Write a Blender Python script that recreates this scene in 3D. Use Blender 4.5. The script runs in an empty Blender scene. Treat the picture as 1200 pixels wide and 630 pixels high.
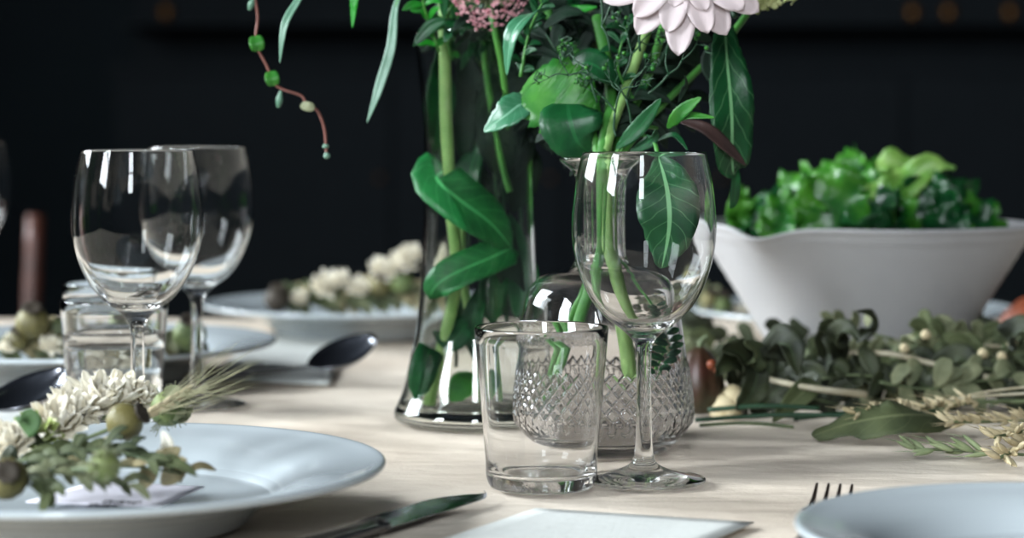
import bpy, bmesh, math, random
from mathutils import Vector, Matrix, noise
C = bpy.context.scene.collection
F, HY, HC = 2600.0, 148.0, 0.195          # focal length in px of the 1200 px frame, horizon row, eye height over the table
R = random.Random(7)
def V(*a): return Vector(a)
def P(px, py, d): return V((px - 600) / F * d, d, HC - (py - HY) / F * d)      # photo pixel at depth d (metres)
def T(px, py, z=0.0):                                                       # photo pixel lying at height z
    d = (HC - z) * F / (py - HY)
    return V((px - 600) / F * d, d, z)
def lin(c): return c / 12.92 if c <= .04045 else ((c + .055) / 1.055) ** 2.4
def rgb(r, g, b): return (lin(r / 255), lin(g / 255), lin(b / 255), 1)

# ---------------------------------------------------------------- materials
MATS = {}
def mat(name, col, rough=.5, metal=0, col2=None, scale=40, bump=0, bscale=None, spec=.5, trans=0, ior=1.45, sss=0, veins=None, coat=0, detail=3):
    m = bpy.data.materials.new(name); m.use_nodes = True; nt = m.node_tree; N, L = nt.nodes, nt.links
    b = N['Principled BSDF']; b.inputs['Roughness'].default_value = rough; b.inputs['Metallic'].default_value = metal
    b.inputs['Specular IOR Level'].default_value = spec; b.inputs['IOR'].default_value = ior
    b.inputs['Transmission Weight'].default_value = trans; b.inputs['Coat Weight'].default_value = coat
    b.inputs['Base Color'].default_value = col
    tc = N.new('ShaderNodeTexCoord'); out = None
    if col2:
        n = N.new('ShaderNodeTexNoise'); n.inputs['Scale'].default_value = scale; n.inputs['Detail'].default_value = detail
        L.new(tc.outputs['Object'], n.inputs['Vector'])
        r = N.new('ShaderNodeValToRGB'); r.color_ramp.elements[0].position = .35; r.color_ramp.elements[1].position = .65
        r.color_ramp.elements[0].color = col; r.color_ramp.elements[1].color = col2
        L.new(n.outputs['Fac'], r.inputs['Fac']); out = r.outputs['Color']
        L.new(out, b.inputs['Base Color'])
    if veins:
        sx = N.new('ShaderNodeSeparateXYZ'); L.new(tc.outputs['UV'], sx.inputs[0])
        def M(op, a, b_=None):
            k = N.new('ShaderNodeMath'); k.operation = op
            for i, v in enumerate((a, b_)):
                if v is None: continue
                if isinstance(v, (int, float)): k.inputs[i].default_value = v
                else: L.new(v, k.inputs[i])
            return k.outputs[0]
        au = M('ABSOLUTE', M('SUBTRACT', sx.outputs['X'], .5))
        mid = M('LESS_THAN', au, .035)
        sv = M('FRACT', M('MULTIPLY', M('SUBTRACT', sx.outputs['Y'], M('MULTIPLY', au, .35)), 9.0))
        side = M('MULTIPLY', M('LESS_THAN', M('ABSOLUTE', M('SUBTRACT', sv, .5)), .04), .3)
        f = M('MAXIMUM', mid, side)
        mx = N.new('ShaderNodeMix'); mx.data_type = 'RGBA'
        L.new(f, mx.inputs[0]); mx.inputs[7].default_value = veins
        if out: L.new(out, mx.inputs[6])
        else: mx.inputs[6].default_value = col
        L.new(mx.outputs[2], b.inputs['Base Color']); out = mx.outputs[2]
    if sss:                                   # translucent leaf / petal: light passes through the blade
        tr = N.new('ShaderNodeBsdfTranslucent')
        if out: L.new(out, tr.inputs['Color'])
        else: tr.inputs['Color'].default_value = col
        ms = N.new('ShaderNodeMixShader'); ms.inputs[0].default_value = sss
        L.new(b.outputs[0], ms.inputs[1]); L.new(tr.outputs[0], ms.inputs[2]); L.new(ms.outputs[0], N['Material Output'].inputs[0])
    if bump:
        n = N.new('ShaderNodeTexNoise'); n.inputs['Scale'].default_value = bscale or scale; n.inputs['Detail'].default_value = 4
        L.new(tc.outputs['Object'], n.inputs['Vector'])
        k = N.new('ShaderNodeBump'); k.inputs['Strength'].default_value = 1; k.inputs['Distance'].default_value = bump
        L.new(n.outputs['Fac'], k.inputs['Height']); L.new(k.outputs[0], b.inputs['Normal'])
    m.diffuse_color = col; MATS[name] = m
    return m
def glass(name, tint=(1, 1, 1, 1), rough=0, ior=1.5):
    m = bpy.data.materials.new(name); m.use_nodes = True; N, L = m.node_tree.nodes, m.node_tree.links
    N.remove(N['Principled BSDF']); g = N.new('ShaderNodeBsdfGlass')
    g.inputs['Color'].default_value = tint; g.inputs['Roughness'].default_value = rough; g.inputs['IOR'].default_value = ior
    L.new(g.outputs[0], N['Material Output'].inputs[0]); return m
clear = glass('clear_glass', (.995, .997, .995, 1), ior=1.29)
clear2 = glass('tumbler_glass', (.99, .99, .99, 1), ior=1.45)
vaseg = glass('vase_glass', (.955, .965, .95, 1), ior=1.42)
carg = glass('carafe_glass', (.975, .97, .97, 1), ior=1.45)
waterm = glass('water', (.98, .99, .99, 1), ior=1.33)
G = lambda *c: rgb(*c)
porc = mat('porcelain', G(174, 181, 184), .12, spec=.6, coat=.3)
stone = mat('stoneware', G(174, 172, 172), .45, col2=G(166, 164, 165), scale=9, bump=.0006, bscale=30)
steel = mat('polished_steel', G(122, 124, 130), .17, metal=1)
darksteel = mat('dark_steel', G(120, 118, 118), .2, metal=1)
forkm = mat('bronzed_steel', G(125, 100, 92), .3, metal=1)
paper = mat('card_paper', G(204, 205, 200), .75, col2=G(198, 199, 194), scale=300)
card2 = mat('name_card_paper', G(214, 210, 220), .7)
ink = mat('ink', G(62, 60, 66), .8)
ink2 = mat('pale_ink', G(196, 196, 190), .8)
wood = mat('brown_wood', G(84, 42, 28), .45, col2=G(60, 32, 22), scale=18)
dwood = mat('dark_wood', G(21, 25, 28), .8, col2=G(19, 23, 26), scale=14, spec=.1)
brass = mat('brass', G(110, 76, 40), .5, metal=1)
wallm = mat('dark_wall_paint', G(44, 48, 54), .9, col2=G(41, 45, 50), scale=2)
wallb = mat('black_wall_paint', G(21, 27, 30), .95, col2=G(20, 25, 28), scale=2, spec=.1)
frm = mat('white_window_paint', G(200, 200, 198), .5)
floorm = mat('dark_floorboards', G(34, 30, 27), .7, col2=G(26, 23, 21), scale=6)
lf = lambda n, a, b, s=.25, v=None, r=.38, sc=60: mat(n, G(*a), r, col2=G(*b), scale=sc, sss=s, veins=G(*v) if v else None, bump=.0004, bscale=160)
l_bright = lf('bright_leaf', (66, 134, 46), (38, 110, 40), .35)
l_deep = lf('deep_green_leaf', (20, 84, 40), (12, 62, 32), .22, (28, 92, 48))
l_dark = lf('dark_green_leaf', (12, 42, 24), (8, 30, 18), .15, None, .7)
l_gl = lf('soft_green_leaf', (92, 122, 74), (70, 100, 58), .2, None, .6)
l_blue = lf('bluish_leaf', (64, 122, 88), (46, 104, 70), .2, (110, 160, 130), .3)
l_vein = lf('veined_leaf', (16, 76, 36), (10, 56, 28), .25, (110, 160, 110))
l_willow = lf('grey_green_leaf', (110, 144, 124), (84, 124, 100), .2)
l_vivid = lf('vivid_leaf', (40, 150, 40), (30, 130, 36), .35)
l_strap = lf('strap_leaf', (36, 122, 60), (24, 96, 46), .3, (80, 170, 100))
l_brown = lf('withered_leaf', (74, 54, 50), (52, 40, 38), .1)
l_olive = lf('olive_dried_leaf', (80, 88, 54), (44, 54, 32), .1, (100, 106, 72), .75, 30)
l_herb = lf('dark_herb_leaf', (48, 54, 28), (24, 30, 17), .1, (52, 64, 40), .65, 30)
l_grey = lf('greyish_dried_leaf', (128, 130, 98), (92, 98, 70), .15, None, .7)
l_tan = lf('tan_dried_leaf', (158, 146, 110), (128, 118, 86), .15, None, .7)
l_let = lf('lettuce_leaf', (84, 150, 46), (34, 104, 34), .4, None, .3, 40)
l_letd = lf('dark_lettuce_leaf', (22, 84, 36), (12, 56, 28), .3, None, .3, 40)
l_letp = lf('pale_lettuce_leaf', (150, 186, 98), (104, 158, 64), .4, (160, 190, 120), .35, 40)
s_pale = mat('pale_stem', G(140, 172, 104), .45, col2=G(110, 150, 80), scale=50)
s_green = mat('green_stem', G(70, 130, 52), .45, col2=G(54, 112, 44), scale=50)
s_dark = mat('dark_stem', G(20, 58, 32), .5)
s_straw = mat('straw_stem', G(188, 180, 158), .7, col2=G(160, 150, 124), scale=60)
s_awn = mat('awn', G(150, 146, 112), .6)
s_olive = mat('olive_stem', G(98, 108, 74), .7, col2=G(74, 86, 58), scale=60)
s_red = mat('reddish_vine_stem', G(112, 66, 56), .5)
pet_w = mat('white_petal', G(228, 214, 214), .55, col2=G(214, 198, 198), scale=30, sss=.25)
pet_c = mat('cream_green_floret', G(208, 212, 160), .55, col2=G(170, 184, 110), scale=40, sss=.25)
pet_p = mat('pink_floret', G(186, 118, 130), .6, col2=G(222, 182, 184), scale=220, sss=.2)
pet_d = mat('dried_cream_petal', G(250, 246, 234), .7, col2=G(238, 230, 210), scale=60, sss=.25)
podm = mat('dried_pod', G(112, 104, 58), .55, col2=G(74, 68, 40), scale=70, bump=.001, bscale=120)
podg = mat('green_pod', G(120, 130, 78), .6, col2=G(80, 96, 54), scale=80)
podd = mat('dark_pod_crown', G(54, 46, 36), .7)
wheatm = mat('wheat_husk', G(206, 192, 158), .7, col2=G(178, 162, 126), scale=90)
oatm = mat('green_oat_husk', G(140, 150, 112), .7, col2=G(116, 128, 90), scale=90)
gourdm = mat('dark_red_gourd', G(70, 34, 26), .45, col2=G(44, 46, 24), scale=22)
orangem = mat('orange_gourd', G(140, 66, 28), .5, col2=G(96, 42, 22), scale=14)

# ---------------------------------------------------------------- object helpers
WO = {}                                                             # world origin of each parent
def tag(o, label=None, cat=None, group=None, kind=None):
    if label: o['label'] = label
    if cat: o['category'] = cat
    if group: o['group'] = group
    if kind: o['kind'] = kind
    return o
def thing(name, loc, label, cat, group=None):
    o = bpy.data.objects.new(name, None); C.objects.link(o); o.empty_display_size = .01
    o.location = loc; WO[o] = Vector(loc)
    return tag(o, label, cat, group)
def put(name, bm, m, parent=None, loc=None, smooth=True, solid=0):
    org = WO[parent] if parent is not None else (Vector(loc) if loc is not None else V(0, 0, 0))
    bmesh.ops.translate(bm, verts=bm.verts, vec=-org)
    me = bpy.data.meshes.new(name); bm.to_mesh(me); bm.free()
    if smooth:
        for p in me.polygons: p.use_smooth = True
    me.materials.append(m)
    o = bpy.data.objects.new(name, me); C.objects.link(o)
    if parent is not None: o.parent = parent
    else: o.location = org
    WO[o] = org.copy()
    if solid:
        s = o.modifiers.new('thickness', 'SOLIDIFY'); s.thickness = solid; s.offset = 0
    return o
def B(): return bmesh.new()
def cr(pts, n):                                                     # Catmull-Rom through tuples of any size
    out = []; p = [tuple(q) for q in pts]; p = [p[0]] + p + [p[-1]]
    for i in range(1, len(p) - 2):
        for k in range(n):
            t = k / n; a, b, c, d = p[i - 1], p[i], p[i + 1], p[i + 2]
            out.append(tuple(.5 * (2 * b[j] + (c[j] - a[j]) * t + (2 * a[j] - 5 * b[j] + 4 * c[j] - d[j]) * t * t + (3 * b[j] - a[j] - 3 * c[j] + d[j]) * t ** 3) for j in range(len(b))))
    out.append(tuple(p[-2])); return out
def path(pts, n):                                                   # n+1 even-ish samples
    if len(pts) == 2:
        a, b = Vector(pts[0]), Vector(pts[1]); return [a.lerp(b, i / n) for i in range(n + 1)]
    c = [Vector(q) for q in cr(pts, 12)]; return [c[round(i * (len(c) - 1) / n)] for i in range(n + 1)]
def lathe(bm, prof, c, seg=64, close=False, fn=None, cap=True):
    rows = []
    for (r, z) in prof:
        if r < 1e-6: rows.append([bm.verts.new((c[0], c[1], c[2] + z))]); continue
        row = []
        for i in range(seg):
            a = 2 * math.pi * i / seg; rr, zz = (fn(r, z, a) if fn else (r, z))
            row.append(bm.verts.new((c[0] + rr * math.cos(a), c[1] + rr * math.sin(a), c[2] + zz)))
        rows.append(row)
    pr = list(zip(rows[:-1], rows[1:]))
    if close: pr.append((rows[-1], rows[0]))
    for a, b in pr:
        if len(a) == 1 and len(b) == 1: continue
        for i in range(seg):
            j = (i + 1) % seg
            if len(a) == 1: bm.faces.new((a[0], b[j], b[i]))
            elif len(b) == 1: bm.faces.new((a[i], a[j], b[0]))
            else: bm.faces.new((a[i], a[j], b[j], b[i]))
    bmesh.ops.recalc_face_normals(bm, faces=bm.faces)
    return bm
def box(bm, x0, x1, y0, y1, z0, z1):
    v = [bm.verts.new((x, y, z)) for z in (z0, z1) for y in (y0, y1) for x in (x0, x1)]
    for f in ((0, 2, 3, 1), (4, 5, 7, 6), (0, 1, 5, 4), (2, 6, 7, 3), (0, 4, 6, 2), (1, 3, 7, 5)): bm.faces.new([v[i] for i in f])
    return bm
def tube(bm, pts, rad, seg=8, n=None, flat=1.0, raw=False):
    q = [Vector(p) for p in pts] if raw else path(pts, n or max(6, len(pts) * 5))
    rows = []; up = V(.13, .2, 1).normalized(); m = len(q)
    for i, p in enumerate(q):
        t = (q[min(i + 1, m - 1)] - q[max(i - 1, 0)])
        t = t.normalized() if t.length > 1e-9 else V(0, 0, 1)
        s = t.cross(up)
        if s.length < .05: s = t.cross(V(1, 0, 0))
        s.normalize(); u = s.cross(t)
        f = i / (m - 1); r = rad(f) if callable(rad) else rad
        rows.append([bm.verts.new(p + s * r * math.cos(2 * math.pi * k / seg) + u * r * flat * math.sin(2 * math.pi * k / seg)) for k in range(seg)])
    for a, b in zip(rows[:-1], rows[1:]):
        for i in range(seg): bm.faces.new((a[i], a[(i + 1) % seg], b[(i + 1) % seg], b[i]))
    bm.faces.new(list(reversed(rows[0]))); bm.faces.new(rows[-1]); return bm
SH = {'ovate': lambda t: (math.sin(math.pi * min(1, t ** .72)) ** .8) if 0 < t < 1 else 0,
      'lance': lambda t: math.sin(math.pi * t) ** .9 if 0 < t < 1 else 0,
      'petal': lambda t: (t ** .6) * (1 - t ** 4) * 1.15 if t > 0 else .12,
      'strap': lambda t: min(1, t * 5 + .45) * (1 - max(0, (t - .55) / .45) ** 2.0),
      'round': lambda t: math.sqrt(max(0, 1 - (2 * t - 1) ** 2))}
def leaf(bm, pts, hw, nrm=(0, -1, .25), shape='ovate', fold=.18, serr=0, teeth=14, wave=0, n=18, m=6, curl=0, seed=0):
    q = path(pts, n); uvl = bm.loops.layers.uv.verify(); rows = []; nr = Vector(nrm).normalized()
    for i, p in enumerate(q):
        t = i / n; tg = (q[min(i + 1, n)] - q[max(i - 1, 0)]).normalized()
        s = tg.cross(nr)
        if s.length < .05: s = tg.cross(V(.3, .4, 1))
        s.normalize(); u = s.cross(tg)
        if u.dot(nr) < 0: u = -u
        w = hw * max(.02, SH[shape](t)); row = []
        for j in range(m + 1):
            x = 2 * j / m - 1; e = 1 + (serr * (.5 - ((t * teeth) % 1)) if abs(x) == 1 else 0)
            off = fold * abs(x) * w + curl * x * x * w + wave * hw * math.sin(t * 19 + seed + (2.1 if x > 0 else 0)) * x * x
            row.append((bm.verts.new(p + s * w * x * e + u * off), (j / m, t)))
        rows.append(row)
    for a, b in zip(rows[:-1], rows[1:]):
        for j in range(m):
            k = (a[j], a[j + 1], b[j + 1], b[j]); f = bm.faces.new([v for v, _ in k])
            for lp, (_, uv) in zip(f.loops, k): lp[uvl].uv = uv
    return bm
def ball(bm, c, r, sx=1, sy=1, sz=1, u=10, v=7, mtx=None):
    M = Matrix.Translation(c) @ (mtx or Matrix()) @ Matrix.Diagonal((sx * r, sy * r, sz * r, 1))
    bmesh.ops.create_uvsphere(bm, u_segments=u, v_segments=v, radius=1, matrix=M); return bm
def orient(d): return Vector(d).normalized().to_track_quat('Z', 'Y').to_matrix().to_4x4()
def rv(s=1): return V(R.uniform(-s, s), R.uniform(-s, s), R.uniform(-s, s))

# ---------------------------------------------------------------- room
FZ, CZ = -.745, 3.1
XL, XR, YF, YB = -3.5, 3.6, -2.9, 9.0
put('floor', box(B(), XL, XR, YF, YB, FZ - .1, FZ), floorm, smooth=False)['kind'] = 'structure'
put('ceiling', box(B(), XL, XR, YF, YB, CZ, CZ + .1), wallm, smooth=False)['kind'] = 'structure'
put('wall_back', box(B(), XL, XR, YB, YB + .15, FZ, CZ), wallb, smooth=False)['kind'] = 'structure'
put('wall_right', box(B(), XR, XR + .15, YF, YB, FZ, CZ), wallm, smooth=False)['kind'] = 'structure'
WZ0, WZ1 = .90, 2.80
wl = [(-1.65, -.25), (1.9, 3.9)]       # windows in the left wall (y ranges)
bm = B(); e = YF
for a, b in wl:
    box(bm, XL - .15, XL, e, a, FZ, CZ); box(bm, XL - .15, XL, a, b, FZ, WZ0); box(bm, XL - .15, XL, a, b, WZ1, CZ); e = b
box(bm, XL - .15, XL, e, YB, FZ, CZ)
put('wall_left', bm, wallm, smooth=False)['kind'] = 'structure'
wf = (-.78, -.12)                        # window in the wall behind the camera (x range)
bm = B(); box(bm, XL, wf[0], YF - .15, YF, FZ, CZ); box(bm, wf[1], XR, YF - .15, YF, FZ, CZ)
box(bm, wf[0], wf[1], YF - .15, YF, FZ, WZ0); box(bm, wf[0], wf[1], YF - .15, YF, WZ1, CZ)
put('wall_front', bm, wallm, smooth=False)['kind'] = 'structure'
k = 0
def area(name, loc, rot, sx, sz, watts, col=(.86, .94, 1)):
    l = bpy.data.lights.new(name, 'AREA'); l.shape = 'RECTANGLE'; l.size = sx; l.size_y = sz; l.energy = watts; l.color = col
    o = bpy.data.objects.new(name, l); C.objects.link(o); o.location = loc; o.rotation_euler = rot
PW = [520, 500]
for i, (a, b) in enumerate(wl):
    bm = B(); x0, x1 = XL - .09, XL - .04
    box(bm, x0, x1, a, a + .04, WZ0, WZ1); box(bm, x0, x1, b - .04, b, WZ0, WZ1)
    box(bm, x0, x1, a, b, WZ0, WZ0 + .04); box(bm, x0, x1, a, b, WZ1 - .04, WZ1); box(bm, x0, x1, a, b, 1.85, 1.90)
    if i: box(bm, x0, x1, (a + b) / 2 - .04, (a + b) / 2 + .04, WZ0, WZ1)
    put('window_%d' % (i + 1), bm, frm, smooth=False)['kind'] = 'structure'
    area('daylight', (XL - .16, (a + b) / 2, (WZ0 + WZ1) / 2), (0, -math.pi / 2, 0), WZ1 - WZ0, b - a, PW[i])
bm = B(); y0, y1 = YF - .09, YF - .04
box(bm, wf[0], wf[0] + .04, y0, y1, WZ0, WZ1); box(bm, wf[1] - .04, wf[1], y0, y1, WZ0, WZ1)
box(bm, wf[0], wf[1], y0, y1, WZ0, WZ0 + .04); box(bm, wf[0], wf[1], y0, y1, WZ1 - .04, WZ1); box(bm, wf[0], wf[1], y0, y1, 1.85, 1.90)
put('window_3', bm, frm, smooth=False)['kind'] = 'structure'
area('daylight', ((wf[0] + wf[1]) / 2, YF - .16, (WZ0 + WZ1) / 2), (math.pi / 2, 0, 0), wf[1] - wf[0], WZ1 - WZ0, 205)

# ---------------------------------------------------------------- table and cloth
X0, X1, Y0, Y1 = -.95, 1.0, .84, 2.26
t = thing('dining_table', (0.025, 1.52, FZ), 'long wooden dining table hidden under the beige cloth', 'table')
put('tabletop', box(B(), X0, X1, Y0, Y1, -.04, -.003), dwood, t, smooth=False)
for x in (X0 + .1, X1 - .1):
    for y in (Y0 + .1, Y1 - .1): put('leg', box(B(), x - .035, x + .035, y - .035, y + .035, FZ, -.04), dwood, t, smooth=False)
clothm = mat('linen_cloth', G(219, 206, 190), .85, col2=G(202, 187, 170), scale=5, spec=.2, detail=6)
def cloth_z(x, y):
    n = noise.noise(V(x * 7, y * 7, 0)) * .0008
    z = 0
    for (ax, ay, bx, by, h, w) in ((.075, 1.27, .62, 1.36, .0022, .008), (.40, 1.16, .20, 1.45, .0018, .007), (-.35, 1.62, .02, 1.36, .0015, .01), (.27, 1.13, .55, 1.30, .0016, .006), (-.10, 1.75, .1, 1.3, .0013, .008)):
        ux, uy = bx - ax, by - ay; L2 = ux * ux + uy * uy; s = max(0, min(1, ((x - ax) * ux + (y - ay) * uy) / L2))
        dx, dy = x - ax - s * ux, y - ay - s * uy; dd = math.sqrt(dx * dx + dy * dy)
        wob = 1 + .35 * math.sin(s * 17)
        z += h * wob * math.exp(-(dd / w) ** 2) * math.sin(math.pi * min(1, max(0, s)) ) ** .5
    return n + z - .0022
bm = B(); nx, ny = 340, 260; gr = []
for j in range(ny + 1):
    row = []
    for i in range(nx + 1):
        x = X0 - .012 + (X1 - X0 + .024) * i / nx; y = Y0 - .012 + (Y1 - Y0 + .024) * j / ny
        row.append(bm.verts.new((x, y, cloth_z(x, y))))
    gr.append(row)
for j in range(ny):
    for i in range(nx): bm.faces.new((gr[j][i], gr[j][i + 1], gr[j + 1][i + 1], gr[j + 1][i]))
ring = [gr[0][i] for i in range(nx + 1)] + [gr[j][nx] for j in range(1, ny + 1)] + [gr[ny][i] for i in range(nx - 1, -1, -1)] + [gr[j][0] for j in range(ny - 1, 0, -1)]
prev = ring
for s in range(1, 5):
    cur = []
    for idx, v in enumerate(ring):
        dx = -1 if v.co.x < X0 else (1 if v.co.x > X1 else 0); dy = -1 if v.co.y < Y0 else (1 if v.co.y > Y1 else 0)
        o = .004 * s * (1 + .8 * math.sin(idx * .35)); cur.append(bm.verts.new((v.co.x + dx * o, v.co.y + dy * o, -.07 * s)))
    for i in range(len(ring)):
        j = (i + 1) % len(ring); bm.faces.new((prev[i], prev[j], cur[j], cur[i]))
    prev = cur
N_ = clothm.node_tree.nodes; L_ = clothm.node_tree.links        # weave + paper-like creasing
tc = N_.new('ShaderNodeTexCoord'); w1 = N_.new('ShaderNodeTexNoise'); w1.inputs['Scale'].default_value = 900
w2 = N_.new('ShaderNodeTexNoise'); w2.inputs['Scale'].default_value = 26; w2.inputs['Detail'].default_value = 6
mp = N_.new('ShaderNodeMapping'); mp.inputs['Scale'].default_value = (.5, 1, 1); L_.new(tc.outputs['Object'], mp.inputs[0])
for w in (w1, w2): L_.new(mp.outputs[0], w.inputs['Vector'])
b1 = N_.new('ShaderNodeBump'); b1.inputs['Distance'].default_value = .0003; b2 = N_.new('ShaderNodeBump'); b2.inputs['Distance'].default_value = .006
L_.new(w1.outputs['Fac'], b1.inputs['Height']); L_.new(w2.outputs['Fac'], b2.inputs['Height']); L_.new(b1.outputs[0], b2.inputs['Normal'])
L_.new(b2.outputs[0], N_['Principled BSDF'].inputs['Normal'])
o = put('tablecloth', bm, clothm); tag(o, 'beige creased linen tablecloth spread over the long table', 'tablecloth')

# ---------------------------------------------------------------- background furniture
def chair(x, y, label, m):
    t = thing('dining_chair', (x, y, FZ), label, 'chair')
    for s in (-.21, .21):
        put('back_post', tube(B(), [(x + s, y + .2, FZ), (x + s, y + .2, FZ + .45), (x + s * 1.02, y + .24, FZ + .822)], .0125, 10), m, t)
        put('leg', tube(B(), [(x + s, y - .2, FZ), (x + s, y - .2, FZ + .43)], .015, 8), m, t)
    put('seat', box(B(), x - .22, x + .22, y - .22, y + .21, FZ + .43, FZ + .46), m, t, smooth=False)
    put('backrest', box(B(), x - .2, x + .2, y + .215, y + .235, FZ + .56, FZ + .62), m, t, smooth=False)
chair(-.64 - .21, 2.72, 'brown wooden chair with slim back posts behind the far left plate', wood)
t = thing('sideboard', (.2, 8.6, FZ), 'dark sideboard standing against the black back wall', 'sideboard')
put('body', box(B(), -1.5, 2.1, 8.4, 8.85, FZ + .08, .40), dwood, t, smooth=False)
put('worktop', box(B(), -1.53, 2.13, 8.37, 8.88, .40, .43), dwood, t, smooth=False)
put('shelf', box(B(), -1.5, 2.1, 8.45, 8.85, .58, .60), dwood, t, smooth=False)
put('back_panel', box(B(), -1.5, 2.1, 8.85, 8.88, .43, 1.1), dwood, t, smooth=False)
for i in range(4):
    x = -1.08 + i * .645; d_ = put('door', box(B(), x, x + .62, 8.38, 8.4, FZ + .12, .37), dwood, t, smooth=False)
    put('knob', ball(B(), V(x + .58, 8.37, 0), .012), brass, d_)
for px, lab in ((195, 'tiny brass cup glinting at the top of the left dark background'), (1070, 'dull brass cup, leftmost of the three on the right of the sideboard'), (1112, 'brass cup, middle one of the three on the right of the sideboard'), (1184, 'brass cup, rightmost of the three on the sideboard')):
    x = (px - 600) / F * 8.5; o = put('brass_cup', lathe(B(), [(0, 0), (.016, 0), (.024, .02), (.026, .06), (.024, .06), (.020, .012), (0, .008)], (x, 8.5, .60), 20), brass, loc=(x, 8.5, .60))
    tag(o, lab, 'cup')

# ---------------------------------------------------------------- glassware
def wineglass(px, d, label, H=.181, seg=72):
    x = (px - 600) / F * d; k = H / .181
    o = [(.0044, .030), (.0040, .05), (.0041, .066), (.0052, .0755), (.0115, .0826), (.0205, .0893), (.0285, .0987), (.0345, .1108), (.0382, .1232), (.0398, .1353), (.0396, .147), (.0382, .161), (.0364, .1706), (.0341, .1803)]
    i = [(.0334, .1803), (.0356, .1705), (.0374, .1608), (.0387, .147), (.0388, .1353), (.0372, .1235), (.0334, .1115), (.0270, .1000), (.0185, .0912), (.0095, .0866), (0, .0852)]
    ft = [(0, .0006), (.020, .0004), (.031, .0001), (.0336, .0002), (.0341, .001), (.0330, .0019), (.026, .0030), (.017, .0052), (.0095, .0082), (.0060, .0120), (.0048, .020)]
    prof = cr(ft + o, 4) + [(.0339, .1808), (.0336, .1808)] + cr(i, 4)
    prof = [(max(0, r), z * k) for r, z in prof]; prof[-1] = (0, prof[-1][1])
    t = thing('wine_glass', (x, d, 0), label, 'wine glass')
    put('glass', lathe(B(), prof, (x, d, 0), seg), clear, t); return t
# one continuous blown piece: keep it a single mesh
def wine(px, d, label):
    t = wineglass(px, d, label); g = t.children[0]; g.parent = None; g.location = t.location; g.name = 'wine_glass'
    lab = t['label']; bpy.data.objects.remove(t); g.name = 'wine_glass'
    tag(g, lab, 'wine glass', 'wine glasses on the table'); return g
wine(754.5, 1.222, 'clear wine glass standing beside the tumbler in front of the carafe')
wine(161, 1.351, 'clear wine glass standing just behind the plate of dried flowers, before the water tumbler')
wine(231, 1.552, 'clear wine glass beside the water tumblers, nearest the spoon')
wine(-40, 2.0, 'wine glass at the left edge, mostly outside the picture')
def tumbler(px, d, label, H=.0873, rt=.0363, rb=.0297, name='tumbler', water=0):
    x = (px - 600) / F * d
    prof = cr([(0, .0012), (rb - .010, .0010), (rb - .006, .0004), (rb - .002, .0012), (rb, .0055), (rb + .0004, .009)], 4)
    prof += [(rb + (rt - rb) * s, .009 + (H - .0102) * s) for s in (.1, .3, .5, .7, .9, 1)]
    prof += [(rt - .0004, H - .0002), (rt - .0011, H - .0001), (rt - .0016, H - .001)]
    prof += [(rb + (rt - rb) * s - .0017, .009 + (H - .0102) * s) for s in (.9, .7, .5, .3, .1)]
    prof += cr([(rb - .0022, .0105), (rb - .005, .0078), (rb - .012, .0066), (0, .0062)], 4)
    g = put(name, lathe(B(), prof, (x, d, 0), 72), clear2, loc=(x, d, 0)); tag(g, label, 'tumbler', 'straight tumblers on the table')
    if water:
        ri = lambda z: rb + (rt - rb) * (z - .009) / (H - .0102) - .0017 + .0002
        wp = [(0, .0060), (rb - .012, .0064), (rb - .005, .0076), (ri(.0105), .0105)] + [(ri(z), z) for z in (.02, .035, .05, water)] + [(ri(water) - .001, water - .0004), (0, water - .0004)]
        w = put('water', lathe(B(), wp, (x, d, 0), 64), waterm, g); tag(w, 'still water filling three quarters of the tumbler')
    return g
tumbler(634.5, 1.198, 'empty clear tumbler in front of the cut glass carafe')
tumbler(134, 1.45, 'tumbler of water behind the dried flowers, the nearer of two', H=.0823, rt=.0351, rb=.0300, water=.0605)
tumbler(131, 1.60, 'tumbler of water hidden behind the nearer water tumbler', H=.0823, rt=.0351, rb=.0300, water=.05)
# vase
VX, VY = (561.5 - 600) / F * 1.47, 1.47
vo = [(.0560, .0075), (.0540, .0120), (.0500, .0225), (.0450, .045), (.0422, .058), (.0398, .081), (.0379, .109), (.0367, .143), (.0369, .194), (.0395, .222), (.0422, .245), (.0440, .2575)]
prof = cr([(0, .0015), (.040, .0012), (.048, .0003), (.0535, .0008), (.0562, .0036)] + vo, 5)
prof += [(.0432, .2590), (.0420, .2580)] + cr([(r - .0026, z) for r, z in reversed(vo[1:])] + [(.0515, .0125), (.0490, .0100), (.035, .0085), (0, .0080)], 5)
prof[-1] = (0, .008)
vase = put('vase', lathe(B(), prof, (VX, VY, 0), 96), vaseg, loc=(VX, VY, 0)); tag(vase, 'tall waisted clear glass vase holding green stems and leaves', 'vase')
# carafe
CX, CY = (704 - 600) / F * 1.338, 1.338
def cut(r, z, a):
    d = 0
    if .013 < z < .052:
        n = 42; u = n * a / (2 * math.pi); v = z / .0092
        g = min(abs((u + v) % 1 - .5), abs((u - v) % 1 - .5)); e = min(1, (z - .013) / .003, (.052 - z) / .003)
        d = -.0010 * max(0, 1 - g * 5.0) * e + .0002 * e
    if .118 < z < .162:
        d = -.0009 * abs(math.sin(a * 6)) ** .5 * min(1, (z - .118) / .006, (.162 - z) / .006) * (1 + .35 * math.sin(z * 3800))
    return r + d, z
co1 = [(.0440, .0040), (.0500, .0110), (.0552, .0175), (.0564, .0230)]
co2 = [(.0564, .0230), (.0556, .0345), (.0530, .052)]
co3 = [(.0520, .055), (.0498, .070), (.0479, .082), (.0458, .091), (.0422, .099), (.0365, .104), (.0270, .1075), (.0185, .1105), (.0148, .116)]
co4 = [(.0146, .118), (.0143, .140), (.0150, .161)]
co5 = [(.0152, .163), (.0175, .168), (.0225, .1722), (.0250, .1745), (.0252, .1762)]
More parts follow.
